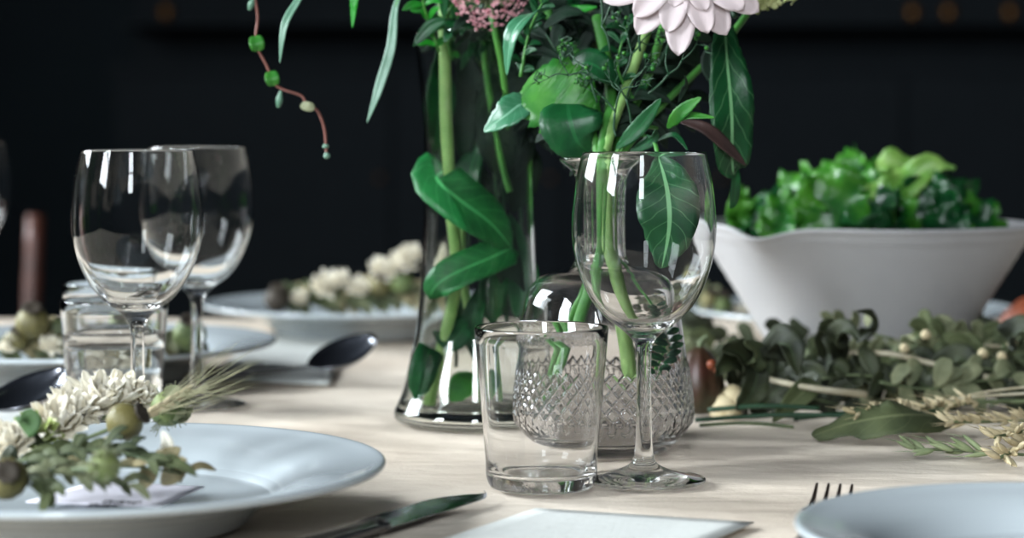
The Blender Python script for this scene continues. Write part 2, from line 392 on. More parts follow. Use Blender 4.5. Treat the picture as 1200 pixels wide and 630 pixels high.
def dense(a, n):
    out = []
    for (r0, z0), (r1, z1) in zip(a[:-1], a[1:]):
        for k in range(n): out.append((r0 + (r1 - r0) * k / n, z0 + (z1 - z0) * k / n))
    return out + [a[-1]]
outer = cr([(0, .0020), (.028, .0016), (.036, .0003), (.0395, .0008)] + co1[:-1], 4) + dense(co2, 32) + cr(co3, 5) + dense(co4, 30) + cr(co5, 4)
inner = cr([(.0236, .1764), (.0215, .1738), (.0165, .1692), (.0128, .163), (.0120, .140), (.0124, .117), (.0165, .1085), (.0260, .1050), (.0350, .1012), (.0400, .0965), (.0434, .090), (.0455, .081), (.0475, .069), (.0498, .055), (.0532, .0345), (.0538, .0235), (.0515, .0180), (.0465, .0125), (.0400, .0082), (.020, .0068), (0, .0066)], 4)
inner[-1] = (0, .0066)
carafe = put('carafe', lathe(B(), outer + inner, (CX, CY, 0), 588, fn=None), carg, loc=(CX, CY, 0))
me = carafe.data                                                     # cut the diamond band and neck beads into the outer wall
no = len(outer)
for v in me.vertices:
    r = math.hypot(v.co.x, v.co.y); z = v.co.z
    rows = None
    if v.index < 1 + (no - 1) * 588 and r > 1e-5:
        a = math.atan2(v.co.y, v.co.x); r2, _ = cut(r, z, a); v.co.x *= r2 / r; v.co.y *= r2 / r
tag(carafe, 'cut glass carafe with diamond band and flared lip, holding green stems', 'carafe')

# ---------------------------------------------------------------- plates and bowl
def plate(px, d, Rr, label, zr=.030):
    x = (px - 600) / F * d; s = Rr / .1447; k = zr / .030
    p = [(0, .0045), (.066, .0045), (.070, .0006), (.0735, 0), (.077, .0008), (.081, .0052), (.090, .0135), (.102, .0186), (.118, .0222), (.134, .0250), (.1425, .0266), (.1447, .0283), (.1440, .0302), (.1415, .0304),
         (.134, .0288), (.118, .0258), (.104, .0214), (.094, .0160), (.084, .0112), (.045, .0096), (0, .0095)]
    q = cr([(r * s, z * k) for r, z in p], 4); q[0] = (0, q[0][1]); q[-1] = (0, q[-1][1])
    o = put('plate', lathe(B(), q, (x, d, 0), 128), porc, loc=(x, d, 0)); tag(o, label, 'plate', 'porcelain plates'); return o
plate(107, 1.0916, .1447, 'white porcelain plate in front, holding the dried flower spray')
plate(96, 1.716, .150, 'white porcelain plate with dried buds behind the water tumblers')
plate(424, 2.09, .150, 'white porcelain plate with dried blossoms, farthest one beside the vase')
plate(1249, .939, .114, 'empty pale plate beside the fork at the bottom right corner', .026)
plate(1000, 2.03, .150, 'blurred white plate standing behind the salad bowl')
BX, BY = (1012 - 600) / F * 1.736, 1.736
def spout(r, z, a):
    da = (a - math.radians(226) + math.pi) % (2 * math.pi) - math.pi
    f = math.exp(-(da / .17) ** 2) * max(0, (z - .06) / .06) ** 2
    g = (math.exp(-((da - .42) / .16) ** 2) * .5 + math.exp(-((da + .42) / .16) ** 2)) * max(0, (z - .06) / .06) ** 2
    return r * (1 + .045 * f) - .004 * g * 0 + .0004 * math.sin(z * 700) , z - .0075 * f + .001 * g
bp = cr([(0, .004), (.050, .004), (.054, 0), (.0585, 0), (.0620, .003), (.0785, .031), (.0925, .0545), (.1085, .080), (.1245, .106), (.1315, .1170), (.1312, .1195), (.1285, .1200), (.1262, .1165),
         (.119, .105), (.103, .080), (.087, .055), (.070, .030), (.052, .012), (.03, .009), (0, .008)], 6)
bp[0] = (0, .004); bp[-1] = (0, .008)
bowl = put('salad_bowl', lathe(B(), bp, (BX, BY, 0), 160, fn=spout), stone, loc=(BX, BY, 0)); tag(bowl, 'large pale grey stoneware bowl with pinched spout, full of lettuce', 'bowl')

# ---------------------------------------------------------------- lettuce
def lettuce_mesh(L, W, seed, ruff=.22, m=12, n=16):
    bm = B(); rg = random.Random(seed); uvl = bm.loops.layers.uv.verify(); rows = []
    ph = rg.uniform(0, 6); bend = rg.uniform(.4, 1.4)
    for i in range(n + 1):
        t = i / n; w = W * (.25 + .75 * math.sin(math.pi * min(1, t * .93 + .05)) ** .7) * (1 + .12 * math.sin(t * 23 + ph)); row = []
        for j in range(m + 1):
            x = 2 * j / m - 1; e = abs(x) ** 2
            z = L * .35 * math.sin(t * bend) + W * ruff * e * math.sin(t * 17 + ph + x * 2) + W * .35 * x * x + .003 * noise.noise(V(x * 3, t * 8, seed))
            y = L * (t + .05 * e * math.sin(x * 9 + ph) * (t > .5))
            row.append((bm.verts.new((w * x * (1 + .10 * math.sin(t * 40 + ph * 3) * (abs(x) == 1)), y, z)), (j / m, t)))
        rows.append(row)
    for a, b in zip(rows[:-1], rows[1:]):
        for j in range(m):
            k = (a[j], a[j + 1], b[j + 1], b[j]); f = bm.faces.new([v for v, _ in k])
            for lp, (_, uv) in zip(f.loops, k): lp[uvl].uv = uv
    return bm
protos = []
for s in range(5):
    o = put('lettuce_leaf', lettuce_mesh(.066, .030, s), (l_let, l_letd, l_let, l_letd, l_letd)[s], solid=.0006); protos.append(o)
    o['group'] = 'lettuce leaves in the salad bowl'
def top_y(px):                                                       # outline of the heap (photo px)
    k = [(835, 240), (870, 222), (900, 218), (935, 216), (965, 204), (1000, 204), (1040, 196), (1090, 196), (1120, 216), (1145, 240), (1165, 262)]
    for (a, ya), (b, yb) in zip(k[:-1], k[1:]):
        if a <= px <= b: return ya + (yb - ya) * (px - a) / (b - a)
    return 262
used = [False] * 5; nl = 0
for i in range(100):
    s = i % 5
    if not used[s]: o = protos[s]; used[s] = True
    else: o = protos[s].copy(); C.objects.link(o)
    a = R.uniform(0, 6.283); rr = .108 * math.sqrt(R.random()); x = BX + rr * math.cos(a); y = BY + rr * math.sin(a) * .95
    if x > BX + .075: x = BX + .075
    px = 600 + x / y * F; zt = HC - (top_y(px) - HY) / F * y - .041
    lo = .088 + .1 * (rr - .06) * (rr > .06); z = max(lo, lo + (zt - lo) * R.uniform(.0, 1.0) ** .8)
    sc = R.uniform(.55, .95) if zt > .11 else .6
    o.location = (x, y, z); o.rotation_euler = (R.uniform(-.2, 1.1), R.uniform(-.7, .7), R.uniform(0, 6.283)); o.scale = (sc, sc, sc)
    dx, dy = -math.sin(o.rotation_euler.z) * .03 * sc, math.cos(o.rotation_euler.z) * .03 * sc
    o.location.x -= dx; o.location.y -= dy
    for _ in range(12):                                              # keep every leaf inside the bowl wall
        Mx = Matrix.LocRotScale(o.location, o.rotation_euler, o.scale); bad = 0
        for v in o.data.vertices:
            p = Mx @ v.co; rr = math.hypot(p.x - BX, p.y - BY)
            if p.z < .123: bad = max(bad, rr - (.0500 + .60 * p.z)) if p.z < .117 else max(bad, rr - .122)
        if bad <= 0: break
        dv = V(BX - o.location.x, BY - o.location.y, 0); o.location += dv.normalized() * min(bad, dv.length) * .8 + V(0, 0, .0025)
        if _ > 5: o.scale *= .93
    tag(o, 'ruffled green lettuce leaf heaped among others in the grey salad bowl', 'lettuce leaf')
def biglet(pts, hw, m, label, **k):
    bm = B(); leaf(bm, pts, hw, n=26, m=10, **k); o = put('lettuce_leaf', bm, m, loc=pts[0], solid=.0008); tag(o, label, 'lettuce leaf'); return o
D = 1.70
biglet([P(1000, 228, D), P(1035, 226, D - .01), P(1062, 214, D), P(1094, 192, D), P(1118, 199, D)], .013, l_letp, 'large pale lettuce leaf lying across the top of the salad heap', wave=.35, fold=.1, serr=.2, nrm=(0, -1, .5), seed=1)
biglet([P(1028, 196, D + .02), P(1050, 190, D + .02), P(1072, 206, D + .02), P(1080, 222, D + .02)], .011, l_letp, 'pale curled lettuce leaf standing behind the topmost leaf', wave=.4, fold=.1, nrm=(0, -1, .6), seed=3)
biglet([P(945, 268, 1.66), P(950, 240, 1.65), P(962, 222, 1.66), P(955, 212, 1.67)], .013, l_let, 'broad bright lettuce leaf standing upright at the front of the bowl', wave=.4, fold=.2, nrm=(0, -1, .2), seed=5)
biglet([P(862, 270, 1.68), P(868, 240, 1.67), P(870, 222, 1.68)], .010, l_let, 'bright lettuce leaf poking up beside the bowl spout', wave=.5, fold=.2, nrm=(0, -1, .2), seed=8)
biglet([P(1118, 262, 1.72), P(1138, 240, 1.71), P(1128, 226, 1.72)], .008, l_let, 'small lettuce leaf standing at the right end of the heap', wave=.5, fold=.2, nrm=(0, -1, .2), seed=9)

# ---------------------------------------------------------------- cards
def card(name, pts, m, label, th=.0006, cat='card', lift=None):
    bm = B(); c = [Vector(p) for p in pts]; n = 10; lo, hi = [], []
    for j in range(n + 1):
        for i in range(n + 1):
            u, v = i / n, j / n; p = (c[0] * (1 - u) + c[1] * u) * (1 - v) + (c[3] * (1 - u) + c[2] * u) * v
            z = .0006 + (lift * (u ** 4 + v ** 4) if lift else 0)
            lo.append(bm.verts.new((p.x, p.y, p.z + z))); hi.append(bm.verts.new((p.x, p.y, p.z + z + th)))
    ix = lambda i, j: j * (n + 1) + i
    for j in range(n):
        for i in range(n):
            bm.faces.new((hi[ix(i, j)], hi[ix(i + 1, j)], hi[ix(i + 1, j + 1)], hi[ix(i, j + 1)])); bm.faces.new((lo[ix(i, j + 1)], lo[ix(i + 1, j + 1)], lo[ix(i + 1, j)], lo[ix(i, j)]))
    for i in range(n):
        for (a, b) in ((ix(i, 0), ix(i + 1, 0)), (ix(i + 1, n), ix(i, n)), (ix(n, i), ix(n, i + 1)), (ix(0, i + 1), ix(0, i))): bm.faces.new((lo[a], lo[b], hi[b], hi[a]))
    o = put(name, bm, m, loc=tuple(c[0])); tag(o, label, cat, 'paper cards on the table'); return o
a, b, c_ = T(628, 598), T(884, 615), T(500, 640)
c1 = card('menu_card', [c_, c_ + (b - a), b, a], paper, 'blank-looking white menu card lying between the knife and fork', lift=.0002)
bm = B()
for j in range(7):                                                   # faint printed lines
    s = .14 + j * .1; p0 = a.lerp(c_, s) ; 
    for k in range(14):
        u = .25 + k * .035; q = p0 + (b - a) * u; q2 = p0 + (b - a) * (u + .022); dn = (c_ - a).normalized() * .0012
        vv = [bm.verts.new(w + V(0, 0, .0016)) for w in (q, q2, q2 + dn, q + dn)]; bm.faces.new(vv)
put('printed_lines', bm, ink2, c1, smooth=False)
card('menu_card', [T(238, 446), T(385, 452), T(412, 397), T(310, 391)], paper, 'white menu card lying under the spoon near the far plate')
card('menu_card', [T(-140, 500), T(30, 510), T(56, 461), T(-90, 455)], paper, 'white menu card under the spoon at the left edge')
zc = .0135
cp = [T(30, 590, zc), T(185, 596, zc), T(240, 572, zc), T(110, 566, zc)]
nc = card('name_card', cp, card2, 'small pale handwritten name card lying on the front plate', th=.0005)
bm = B(); ux = (cp[1] - cp[0]).normalized(); uy = (cp[3] - cp[0]).normalized(); o0 = T(103, 591, zc + .003)
for row, (n0, ox) in enumerate(((5, .0), (6, .002))):
    pts = []
    for i in range(n0 * 8 + 1):
        th_ = i / 8; pts.append(o0 + ux * (ox + th_ * .0030 + .0013 * math.sin(th_ * 6.283)) + uy * (row * .010 + .0022 * math.cos(th_ * 6.283 * 1.0) * (1 + .6 * math.sin(th_ * 2.3))))
    tube(bm, pts, .00035, 5, raw=True)
put('handwriting', bm, ink, nc)

# ---------------------------------------------------------------- cutlery
def frame_at(org, dr, up=(0, 0, 1)):
    x = Vector(dr).normalized(); z = Vector(up); y = z.cross(x).normalized(); z = x.cross(y); M = Matrix((x, y, z)).transposed().to_4x4(); M.translation = Vector(org); return M
def spoon(org, dr, up, label, L=.065, W=.0235, dep=.011):
    M = frame_at(org, dr, up); t = thing('spoon', org, label, 'spoon', 'spoons lying on menu cards')
    bm = B(); n, m = 22, 14
    def grid(off):
        g = []
        for i in range(n + 1):
            u = i / n; w = W * math.sin(math.pi * min(1, u * .96 + .02)) ** .62 * (1 - .12 * (1 - u)); row = []
            for j in range(m + 1):
                v = 2 * j / m - 1; z = -dep * (1 - v * v) * math.sin(math.pi * u) ** .7 + .006 * u * u + dep
                row.append(bm.verts.new(M @ V(u * L, w * v, z + off)))
            g.append(row)
        return g
    A, Bt = grid(.0012), grid(0)
    for i in range(n):
        for j in range(m):
            bm.faces.new((A[i][j], A[i + 1][j], A[i + 1][j + 1], A[i][j + 1])); bm.faces.new((Bt[i][j + 1], Bt[i + 1][j + 1], Bt[i + 1][j], Bt[i][j]))
    for i in range(n):
        bm.faces.new((A[i][0], Bt[i][0], Bt[i + 1][0], A[i + 1][0])); bm.faces.new((A[i + 1][m], Bt[i + 1][m], Bt[i][m], A[i][m]))
    for j in range(m):
        bm.faces.new((A[0][j + 1], Bt[0][j + 1], Bt[0][j], A[0][j])); bm.faces.new((A[n][j], Bt[n][j], Bt[n][j + 1], A[n][j + 1]))
    put('bowl', bm, steel, t)
    j0 = M @ V(.003, 0, dep + .0002); h = V(-dr[0], -dr[1], 0).normalized(); z0 = j0.z
    bm = B(); tube(bm, [j0, j0 + h * .02 + V(0, 0, -.001), j0 + h * .07 + V(0, 0, .004 - z0 * .5), V(j0.x, j0.y, .0055) + h * .14], lambda f: .0026 + .0045 * f * f, 10, 20, flat=.45)
    put('handle', bm, steel, t)
spoon(T(364, 444, .003), (.62, .44, .20), (-.2, -.5, 1), 'spoon with dark shining bowl on the card near the far plate', L=.060, W=.021, dep=.010)
spoon(T(-14, 494, .003), (.62, .44, .20), (-.2, -.5, 1), 'spoon with blue-black glint at the left edge beside the front plate', L=.060, W=.021, dep=.010)
# knife
kt, kb = T(568, 583), T(437, 624); dr = (kt - kb); M = frame_at(kb + V(0, 0, .0035), dr, (0.0, -.25, 1)); BL = dr.length
t = thing('table_knife', kb, 'dark shining table knife with its tip beside the empty tumbler', 'knife')
bm = B(); n = 24; top, bot = [], []
for i in range(n + 1):
    u = i / n; yb = -.0085 * (1 if u < .05 else 1) * (1 - max(0, (u - .82) / .18) ** 2.2); yt = .0085 * (1 - max(0, (u - .55) / .45) ** 2 * 1.85)
    if yt < yb + .0004: yt = yb + .0004
    th = .0011 * (1 - .6 * u)
    for L, z in ((top, th), (bot, -th)): L.append([bm.verts.new(M @ V(u * BL, yb, z * .3)), bm.verts.new(M @ V(u * BL, (yb + yt) / 2, z)), bm.verts.new(M @ V(u * BL, yt, z))])
for i in range(n):
    for j in range(2): bm.faces.new((top[i][j], top[i + 1][j], top[i + 1][j + 1], top[i][j + 1])); bm.faces.new((bot[i][j + 1], bot[i + 1][j + 1], bot[i + 1][j], bot[i][j]))
    bm.faces.new((top[i][0], bot[i][0], bot[i + 1][0], top[i + 1][0])); bm.faces.new((top[i + 1][2], bot[i + 1][2], bot[i][2], top[i][2]))
bm.faces.new((top[0][0], top[0][1], top[0][2], bot[0][2], bot[0][1], bot[0][0])); bm.faces.new((bot[n][0], bot[n][1], bot[n][2], top[n][2], top[n][1], top[n][0]))
put('blade', bm, steel, t, smooth=False)
bm = B(); tube(bm, [M @ V(.006, 0, 0), M @ V(-.004, 0, 0), M @ V(-.012, 0, 0), M @ V(-.06, 0, 0), M @ V(-.10, 0, .0)], lambda f: .0062 + .002 * math.sin(f * 14) * (f < .25) + .002 * f, 12, 30, flat=.5)
put('handle', bm, darksteel, t)
# fork
f0 = T(938, 604, .004); t = thing('fork', f0, 'dark four-tined fork lying partly under the bottom right plate', 'fork')
tips = [T(959, 569, .010), T(972, 569, .010), T(984, 569, .010), T(997, 569, .010)]
dr = V(-.036, -.150, 0).normalized(); ax = V(.9728, -.2335, 0)
cen = (tips[1] + tips[2]) / 2
for i in range(4):
    off = ax * ((i - 1.5) * .0060); p = cen + off
    put('tine', tube(B(), [p + V(0, 0, .001), p + dr * .018 - V(0, 0, .004), p + dr * .046 - V(0, 0, .006)], lambda f: .0007 + .0010 * f, 8, 12, flat=.8), forkm, t)
bm = B(); q = cen + dr * .044; bm2 = []
tube(bm, [q + V(0, 0, -.006), q + dr * .014 + V(0, 0, -.006), q + dr * .03 + V(0, 0, -.004), q + dr * .045 + V(0, 0, -.002), q + dr * .12 + V(0, 0, -.001), q + dr * .15 + V(0, 0, -.003)], lambda f: .0098 * (1 - min(1, f * 3.2)) + .0028 + .004 * max(0, f - .4), 10, 26, flat=.22)
put('handle', bm, forkm, t)

# ---------------------------------------------------------------- fresh flowers
def plant(name, label, cat, base, group=None): return thing(name, base, label, cat, group)
def stem(parent, pts, r, m, seg=10, name='stem'): return put(name, tube(B(), pts, r, seg, max(8, len(pts) * 5)), m, parent)
def leafpart(parent, pts, hw, mt, label=None, **k):
    bm = B(); leaf(bm, pts, hw, **k); o = put("leaf", bm, mt, parent, solid=.0005)
    if label: o['label'] = label
    return o
vb = lambda dx=0, dy=0: V(VX + dx, VY + dy, .012)                  # foot of the vase
vp = lambda px, py, dy=0: P(px, py, VY + dy)
# thick pale stem in the vase
t = plant('cut_flower', 'thick pale green flower stem running down through the tall vase', 'flower stem', vp(505, 470))
stem(t, [vp(503, 474, -.01), vp(515, 420, -.012), vp(535, 330, -.015), vp(530, 250, -.02), vp(524, 150, -.02), vp(522, 70, -.02), vp(520, -20, -.02)], lambda f: .0042 - .0004 * f, s_pale)
leafpart(t, [vp(524, 200, -.018), vp(512, 210, -.026), vp(540, 235, -.031), vp(575, 262, -.022), vp(600, 292, -.012)], .017, l_strap, shape='strap', nrm=(.1, -1, .5), fold=.12)
leafpart(t, [vp(600, 290, -.012), vp(570, 304, -.026), vp(538, 318, -.031), vp(512, 334, -.027), vp(503, 350, -.022)], .012, l_strap, shape='strap', nrm=(.1, -1, .6), fold=.15)
leafpart(t, [vp(506, 408, -.02), vp(497, 430, -.028), vp(488, 470, -.03)], .0095, l_deep, shape='strap', nrm=(.2, -1, .1))
t = plant('cut_flower', 'pale stem crossing behind the thick one inside the tall vase', 'flower stem', vp(560, 470))
stem(t, [vp(566, 470, .01), vp(558, 400, .01), vp(540, 300, .01), vp(552, 150, .012), vp(566, 20, .01)], .0032, s_pale)
leafpart(t, [vp(556, 400, 0), vp(548, 380, -.01), vp(530, 400, -.016), vp(508, 388, -.014)], .008, l_deep, shape='lance', nrm=(0, -1, .3))
leafpart(t, [vp(562, 440, 0), vp(545, 450, -.015), vp(528, 470, -.018)], .010, l_bright, shape='lance', nrm=(0, -1, .8))
t = plant('cut_flower', 'thin dark green stem slanting across the vase to its right side', 'flower stem', vp(600, 440))
stem(t, [vp(597, 225, -.012), vp(585, 180, -.012), vp(572, 100, -.01), vp(562, 20, -.01), vp(558, -10, -.01)], .0022, s_green)
leafpart(t, [vp(597, 250, 0), vp(606, 300, 0), vp(612, 340, -.005), vp(604, 372, -.008)], .012, l_deep, shape='lance', nrm=(0, -1, .1))
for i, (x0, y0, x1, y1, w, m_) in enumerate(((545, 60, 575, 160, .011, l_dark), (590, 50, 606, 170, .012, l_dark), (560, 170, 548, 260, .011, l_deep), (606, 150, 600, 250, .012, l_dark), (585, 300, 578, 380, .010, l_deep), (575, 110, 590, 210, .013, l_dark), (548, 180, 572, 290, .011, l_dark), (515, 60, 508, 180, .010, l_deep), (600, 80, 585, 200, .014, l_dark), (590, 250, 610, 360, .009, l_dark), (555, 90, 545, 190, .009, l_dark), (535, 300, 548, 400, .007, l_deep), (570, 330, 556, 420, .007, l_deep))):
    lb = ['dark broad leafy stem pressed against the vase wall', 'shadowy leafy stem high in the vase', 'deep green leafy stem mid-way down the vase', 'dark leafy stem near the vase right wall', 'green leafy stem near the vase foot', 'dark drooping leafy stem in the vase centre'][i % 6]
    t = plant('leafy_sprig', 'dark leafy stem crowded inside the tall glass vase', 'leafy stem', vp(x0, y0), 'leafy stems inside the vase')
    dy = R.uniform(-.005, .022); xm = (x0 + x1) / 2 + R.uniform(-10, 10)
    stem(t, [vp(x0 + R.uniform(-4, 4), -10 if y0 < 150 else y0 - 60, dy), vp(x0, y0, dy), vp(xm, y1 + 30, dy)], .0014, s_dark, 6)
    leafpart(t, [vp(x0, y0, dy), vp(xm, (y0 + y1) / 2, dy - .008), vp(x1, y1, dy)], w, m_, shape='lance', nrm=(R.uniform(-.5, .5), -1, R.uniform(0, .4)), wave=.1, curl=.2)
# sedum leaves above vase
t = plant('sedum', 'sturdy green stem with broad toothed leaves above the carafe', 'sedum', P(690, 170, 1.40))
stem(t, [P(700, 190, 1.38), P(683, 120, 1.40), P(667, 80, 1.40), P(650, 35, 1.40), P(632, -15, 1.40)], .0027, s_green)
leafpart(t, [P(620, 92, 1.37), P(645, 108, 1.355), P(676, 130, 1.35), P(702, 152, 1.355)], .0235, l_bright, 'bright broad toothed leaf', shape='ovate', nrm=(-.25, -1, .35), serr=.24, teeth=8, fold=.05, n=48, wave=.0)
leafpart(t, [P(665, 122, 1.345), P(668, 140, 1.335), P(676, 165, 1.335), P(690, 178, 1.34)], .019, l_deep, 'dark leaf overlapping the bright one', shape='ovate', nrm=(.1, -1, -.1), fold=.1, serr=.05, n=30)
leafpart(t, [P(632, 122, 1.37), P(612, 122, 1.36), P(592, 136, 1.355), P(567, 154, 1.36)], .0105, l_blue, shape='lance', nrm=(0, -1, .8), serr=.12, teeth=12, n=30)
leafpart(t, [P(668, 82, 1.37), P(688, 74, 1.36), P(708, 84, 1.355), P(725, 101, 1.36)], .0105, l_deep, shape='ovate', nrm=(0, -1, .6), serr=.08, n=26)
leafpart(t, [P(648, 10, 1.38), P(620, 18, 1.35), P(600, 42, 1.34), P(594, 88, 1.345)], .0065, l_blue, 'arched leaf with a pale sheen', shape='lance', nrm=(-.8, -1, .5), n=26)
leafpart(t, [P(655, 10, 1.42), P(670, 12, 1.41), P(700, 8, 1.41)], .003, l_vivid, shape='lance')
for k_ in range(5): leafpart(t, [P(660 + k_ * 3, 55 + k_ * 4, 1.40), P(668 + k_ * 4, 58 + k_ * 2, 1.39), P(676 + k_ * 3, 52 + k_ * 6, 1.39)], .0016, l_bright, shape='lance', n=8, m=2)
t = plant('cut_flower', 'olive green stem rising behind the broad leaves', 'flower stem', P(700, 100, 1.44))
stem(t, [P(704, 190, 1.40), P(702, 100, 1.44), P(697, 50, 1.45), P(690, -10, 1.46)], .0028, s_olive)
# pink sedum flower
t = plant('sedum_flower', 'pink sedum flower cluster with tiny star florets above the vase', 'flower', vp(577, 40, -.08))
sc_ = P(572, -18, 1.40)
stem(t, [sc_ + V(.0, .02, -.01), P(580, 36, 1.41), P(590, 90, 1.43), vp(598, 180, 0)], .0022, s_green)
bm = B()
for i in range(430):
    u = R.uniform(-1, 1); a = R.uniform(0, 6.283); el = V(math.cos(a) * math.sqrt(1 - u * u), math.sin(a) * math.sqrt(1 - u * u), u)
    p = sc_ + V(el.x * .0255, el.y * .020, el.z * .0255 - .001) * R.uniform(.82, 1.04)
    if R.random() < .5: p.x *= 1; p.z += .35 * abs(p.x - sc_.x) - .004
    M = orient(el + rv(.3))
    for k_ in range(5):
        b_ = 2 * math.pi * k_ / 5; dd = M @ V(math.cos(b_) * .0019, math.sin(b_) * .0019, .0014); w_ = M @ V(-math.sin(b_) * .0006, math.cos(b_) * .0006, 0); c0 = p
        vs = [bm.verts.new(q) for q in (c0 - w_ * .4, c0 + dd * .5 + w_, c0 + dd, c0 + dd * .5 - w_)]; bm.faces.new(vs)
    ball(bm, p + M @ V(0, 0, .0012), .0006, u=5, v=4)
put('florets', bm, pet_p, t, smooth=False)
bm = B()
for i in range(50):
    el = rv(1).normalized(); tube(bm, [sc_ + V(0, .0, -.012), sc_ + V(el.x * .012, el.y * .01, el.z * .010 - .004), sc_ + V(el.x * .023, el.y * .018, el.z * .022)], .0005, 4, 4)
put('pedicels', bm, s_olive, t)
# willow like leaves hanging at the left
for nm, lab, pts, w, m_ in (
    ('willow_twig', 'grey-green slender leaf hanging in the dark beside the vine', [P(372, -40, 1.40), P(350, 0, 1.38), P(334, 30, 1.37), P(328, 74, 1.37)], .0030, l_willow),
    ('willow_twig', 'short vivid green leaf tip at the top edge between the long leaves', [P(425, -60, 1.42), P(418, -20, 1.42), P(413, 33, 1.42)], .0034, l_vivid),
    ('willow_twig', 'long twisted grey-green leaf hanging just outside the vase', [P(478, -30, 1.43), P(464, 8, 1.42), P(459, 55, 1.41), P(447, 96, 1.41), P(439, 120, 1.41), P(430, 144, 1.41)], .0036, l_willow)):
    t = plant(nm, lab, 'leaf', pts[0]); stem(t, [vp(540, -50, 0), (Vector(pts[0]) + vp(540, -50, 0)) / 2 + V(0, 0, .02), pts[0], pts[1]], .0007, s_green, 6)
    leafpart(t, pts, w, m_, shape='lance', nrm=(-.5, -1, .2), n=26, m=4, fold=.3)
# vine
t = plant('trailing_vine', 'reddish trailing vine with small round leaves hanging left of the vase', 'vine', P(300, -20, 1.42))
vn = [(330, -60), (300, -20), (302, 20), (300, 50), (313, 78), (320, 96), (332, 105), (353, 112), (360, 124), (372, 130), (380, 150), (382, 172), (383, 186)]
stem(t, [vp(540, -50), P(420, -90, 1.44)] + [P(x, y, 1.42) for x, y in vn], .0009, s_red, 6)
for x, y, r in ((301, 51, 9), (319, 92, 8.5)):
    leafpart(t, [P(x - 2, y - r, 1.415), P(x, y, 1.41), P(x + 2, y + r, 1.412)], r / F * 1.41, l_bright, shape='round', nrm=(.1, -1, .1), n=14)
leafpart(t, [P(353, 122, 1.415), P(361, 125, 1.41), P(369, 126, 1.41)], .0032, l_grey, shape='round', n=12)
for x, y, x2, y2 in ((329, 106, 326, 126), (381, 168, 382, 174), (382, 178, 384, 186), (298, -4, 292, 12)):
    put('bud', tube(B(), [P(x, y, 1.42), P((x + x2) / 2, (y + y2) / 2, 1.42), P(x2, y2, 1.42)], lambda f: .0007 + .0016 * math.sin(math.pi * min(1, f * .9)) ** 2, 8, 10), l_willow, t)
# dahlia
dc = P(800, -44, 1.33)
t = plant('dahlia', 'large white dahlia drooping at the top above the wine glass', 'flower', P(790, 60, 1.36))
stem(t, [dc + V(0, .02, 0), P(775, 40, 1.38), P(755, 100, 1.385), P(720, 170, 1.36), V(CX, CY, .16)], .0028, s_green)
bm = B()
for ring_, (n, L, w, tilt, off) in enumerate(((12, 104, .0125, .28, 0), (12, 88, .0115, .5, .3), (10, 60, .0095, .85, .1), (8, 38, .007, 1.2, .2))):
    for i in range(n):
        a = 2 * math.pi * i / n + off + R.uniform(-.08, .08); l_ = L / F * 1.33 * R.uniform(.9, 1.06)
        o_ = V(math.cos(a), 0, math.sin(a)); f_ = V(0, -1, 0)
        pts = [dc + o_ * .004, dc + o_ * l_ * .5 + f_ * l_ * .38 * tilt * 1.3, dc + o_ * l_ + f_ * l_ * .5 * tilt]
        leaf(bm, pts, w, nrm=f_ * .9 + o_ * .2 * tilt + V(0, 0, .05), shape='petal', fold=.3, n=12, m=6, wave=.05, seed=i)
put('petals', bm, pet_w, t, solid=.0004)
put('calyx', ball(B(), dc + V(0, .008, 0), .010, 1, .6, 1), s_green, t)
# hydrangea
hc_ = P(902, -24, 1.40)
t = plant('hydrangea', 'cream-green hydrangea cluster at the top edge beside the dahlia', 'flower', P(868, 40, 1.38))
stem(t, [hc_, P(880, 10, 1.41), P(840, 60, 1.40), P(760, 140, 1.38), V(CX + .004, CY, .165)], .0022, s_green)
bm = B()
for i in range(120):
    el = rv(1).normalized(); p = hc_ + V(el.x * .028, el.y * .02, el.z * .020 + .10 * max(0, 0)) * R.uniform(.85, 1.0); p.z += .25 * (p.x - hc_.x)
    M = orient(el + rv(.35)); rr = R.uniform(.0030, .0044)
    for k_ in range(4):
        b_ = math.pi / 2 * k_; o_ = M @ V(math.cos(b_), math.sin(b_), .25); leaf(bm, [p, p + o_ * rr * .6, p + o_ * rr * 1.15], rr * .52, nrm=M @ V(0, 0, 1), shape='round', n=5, m=2, fold=.1)
put('florets', bm, pet_c, t, solid=.0003)
# big veined leaf
t = plant('leafy_branch', 'branch with a long dark leaf with pale veins hanging right of the flowers', 'leafy branch', P(846, 10, 1.37))
stem(t, [P(862, 20, 1.38), P(846, 0, 1.39), P(800, 30, 1.41), P(750, 120, 1.39), V(CX, CY, .165)], .0018, s_dark)
leafpart(t, [P(850, 22, 1.375), P(851, 60, 1.36), P(857, 130, 1.355), P(858, 190, 1.36), P(860, 205, 1.365)], .0140, l_vein, 'long dark leaf with three pale veins', nrm=(.25, -1, 0), shape='lance', wave=.12, n=34, m=8, fold=.14, serr=.05)
leafpart(t, [P(856, 180, 1.372), P(862, 205, 1.372), P(860, 235, 1.375), P(855, 244, 1.378)], .0032, l_deep, shape='lance', nrm=(.4, -1, 0))
leafpart(t, [P(835, 50, 1.385), P(832, 75, 1.385), P(838, 100, 1.385)], .006, l_dark, shape='lance')
leafpart(t, [P(795, 40, 1.42), P(792, 80, 1.42), P(784, 128, 1.42)], .015, l_dark, 'broad near-black leaf', shape='ovate', nrm=(-.1, -1, .1))
leafpart(t, [P(790, 140, 1.35), P(825, 150, 1.345), P(852, 172, 1.35), P(874, 194, 1.355)], .0045, l_brown, 'withered brown leaf', shape='lance', nrm=(0, -1, .6))
t = plant('leafy_branch', 'low branch of slender toothed leaves just above the wine glass rim', 'leafy branch', P(740, 175, 1.33))
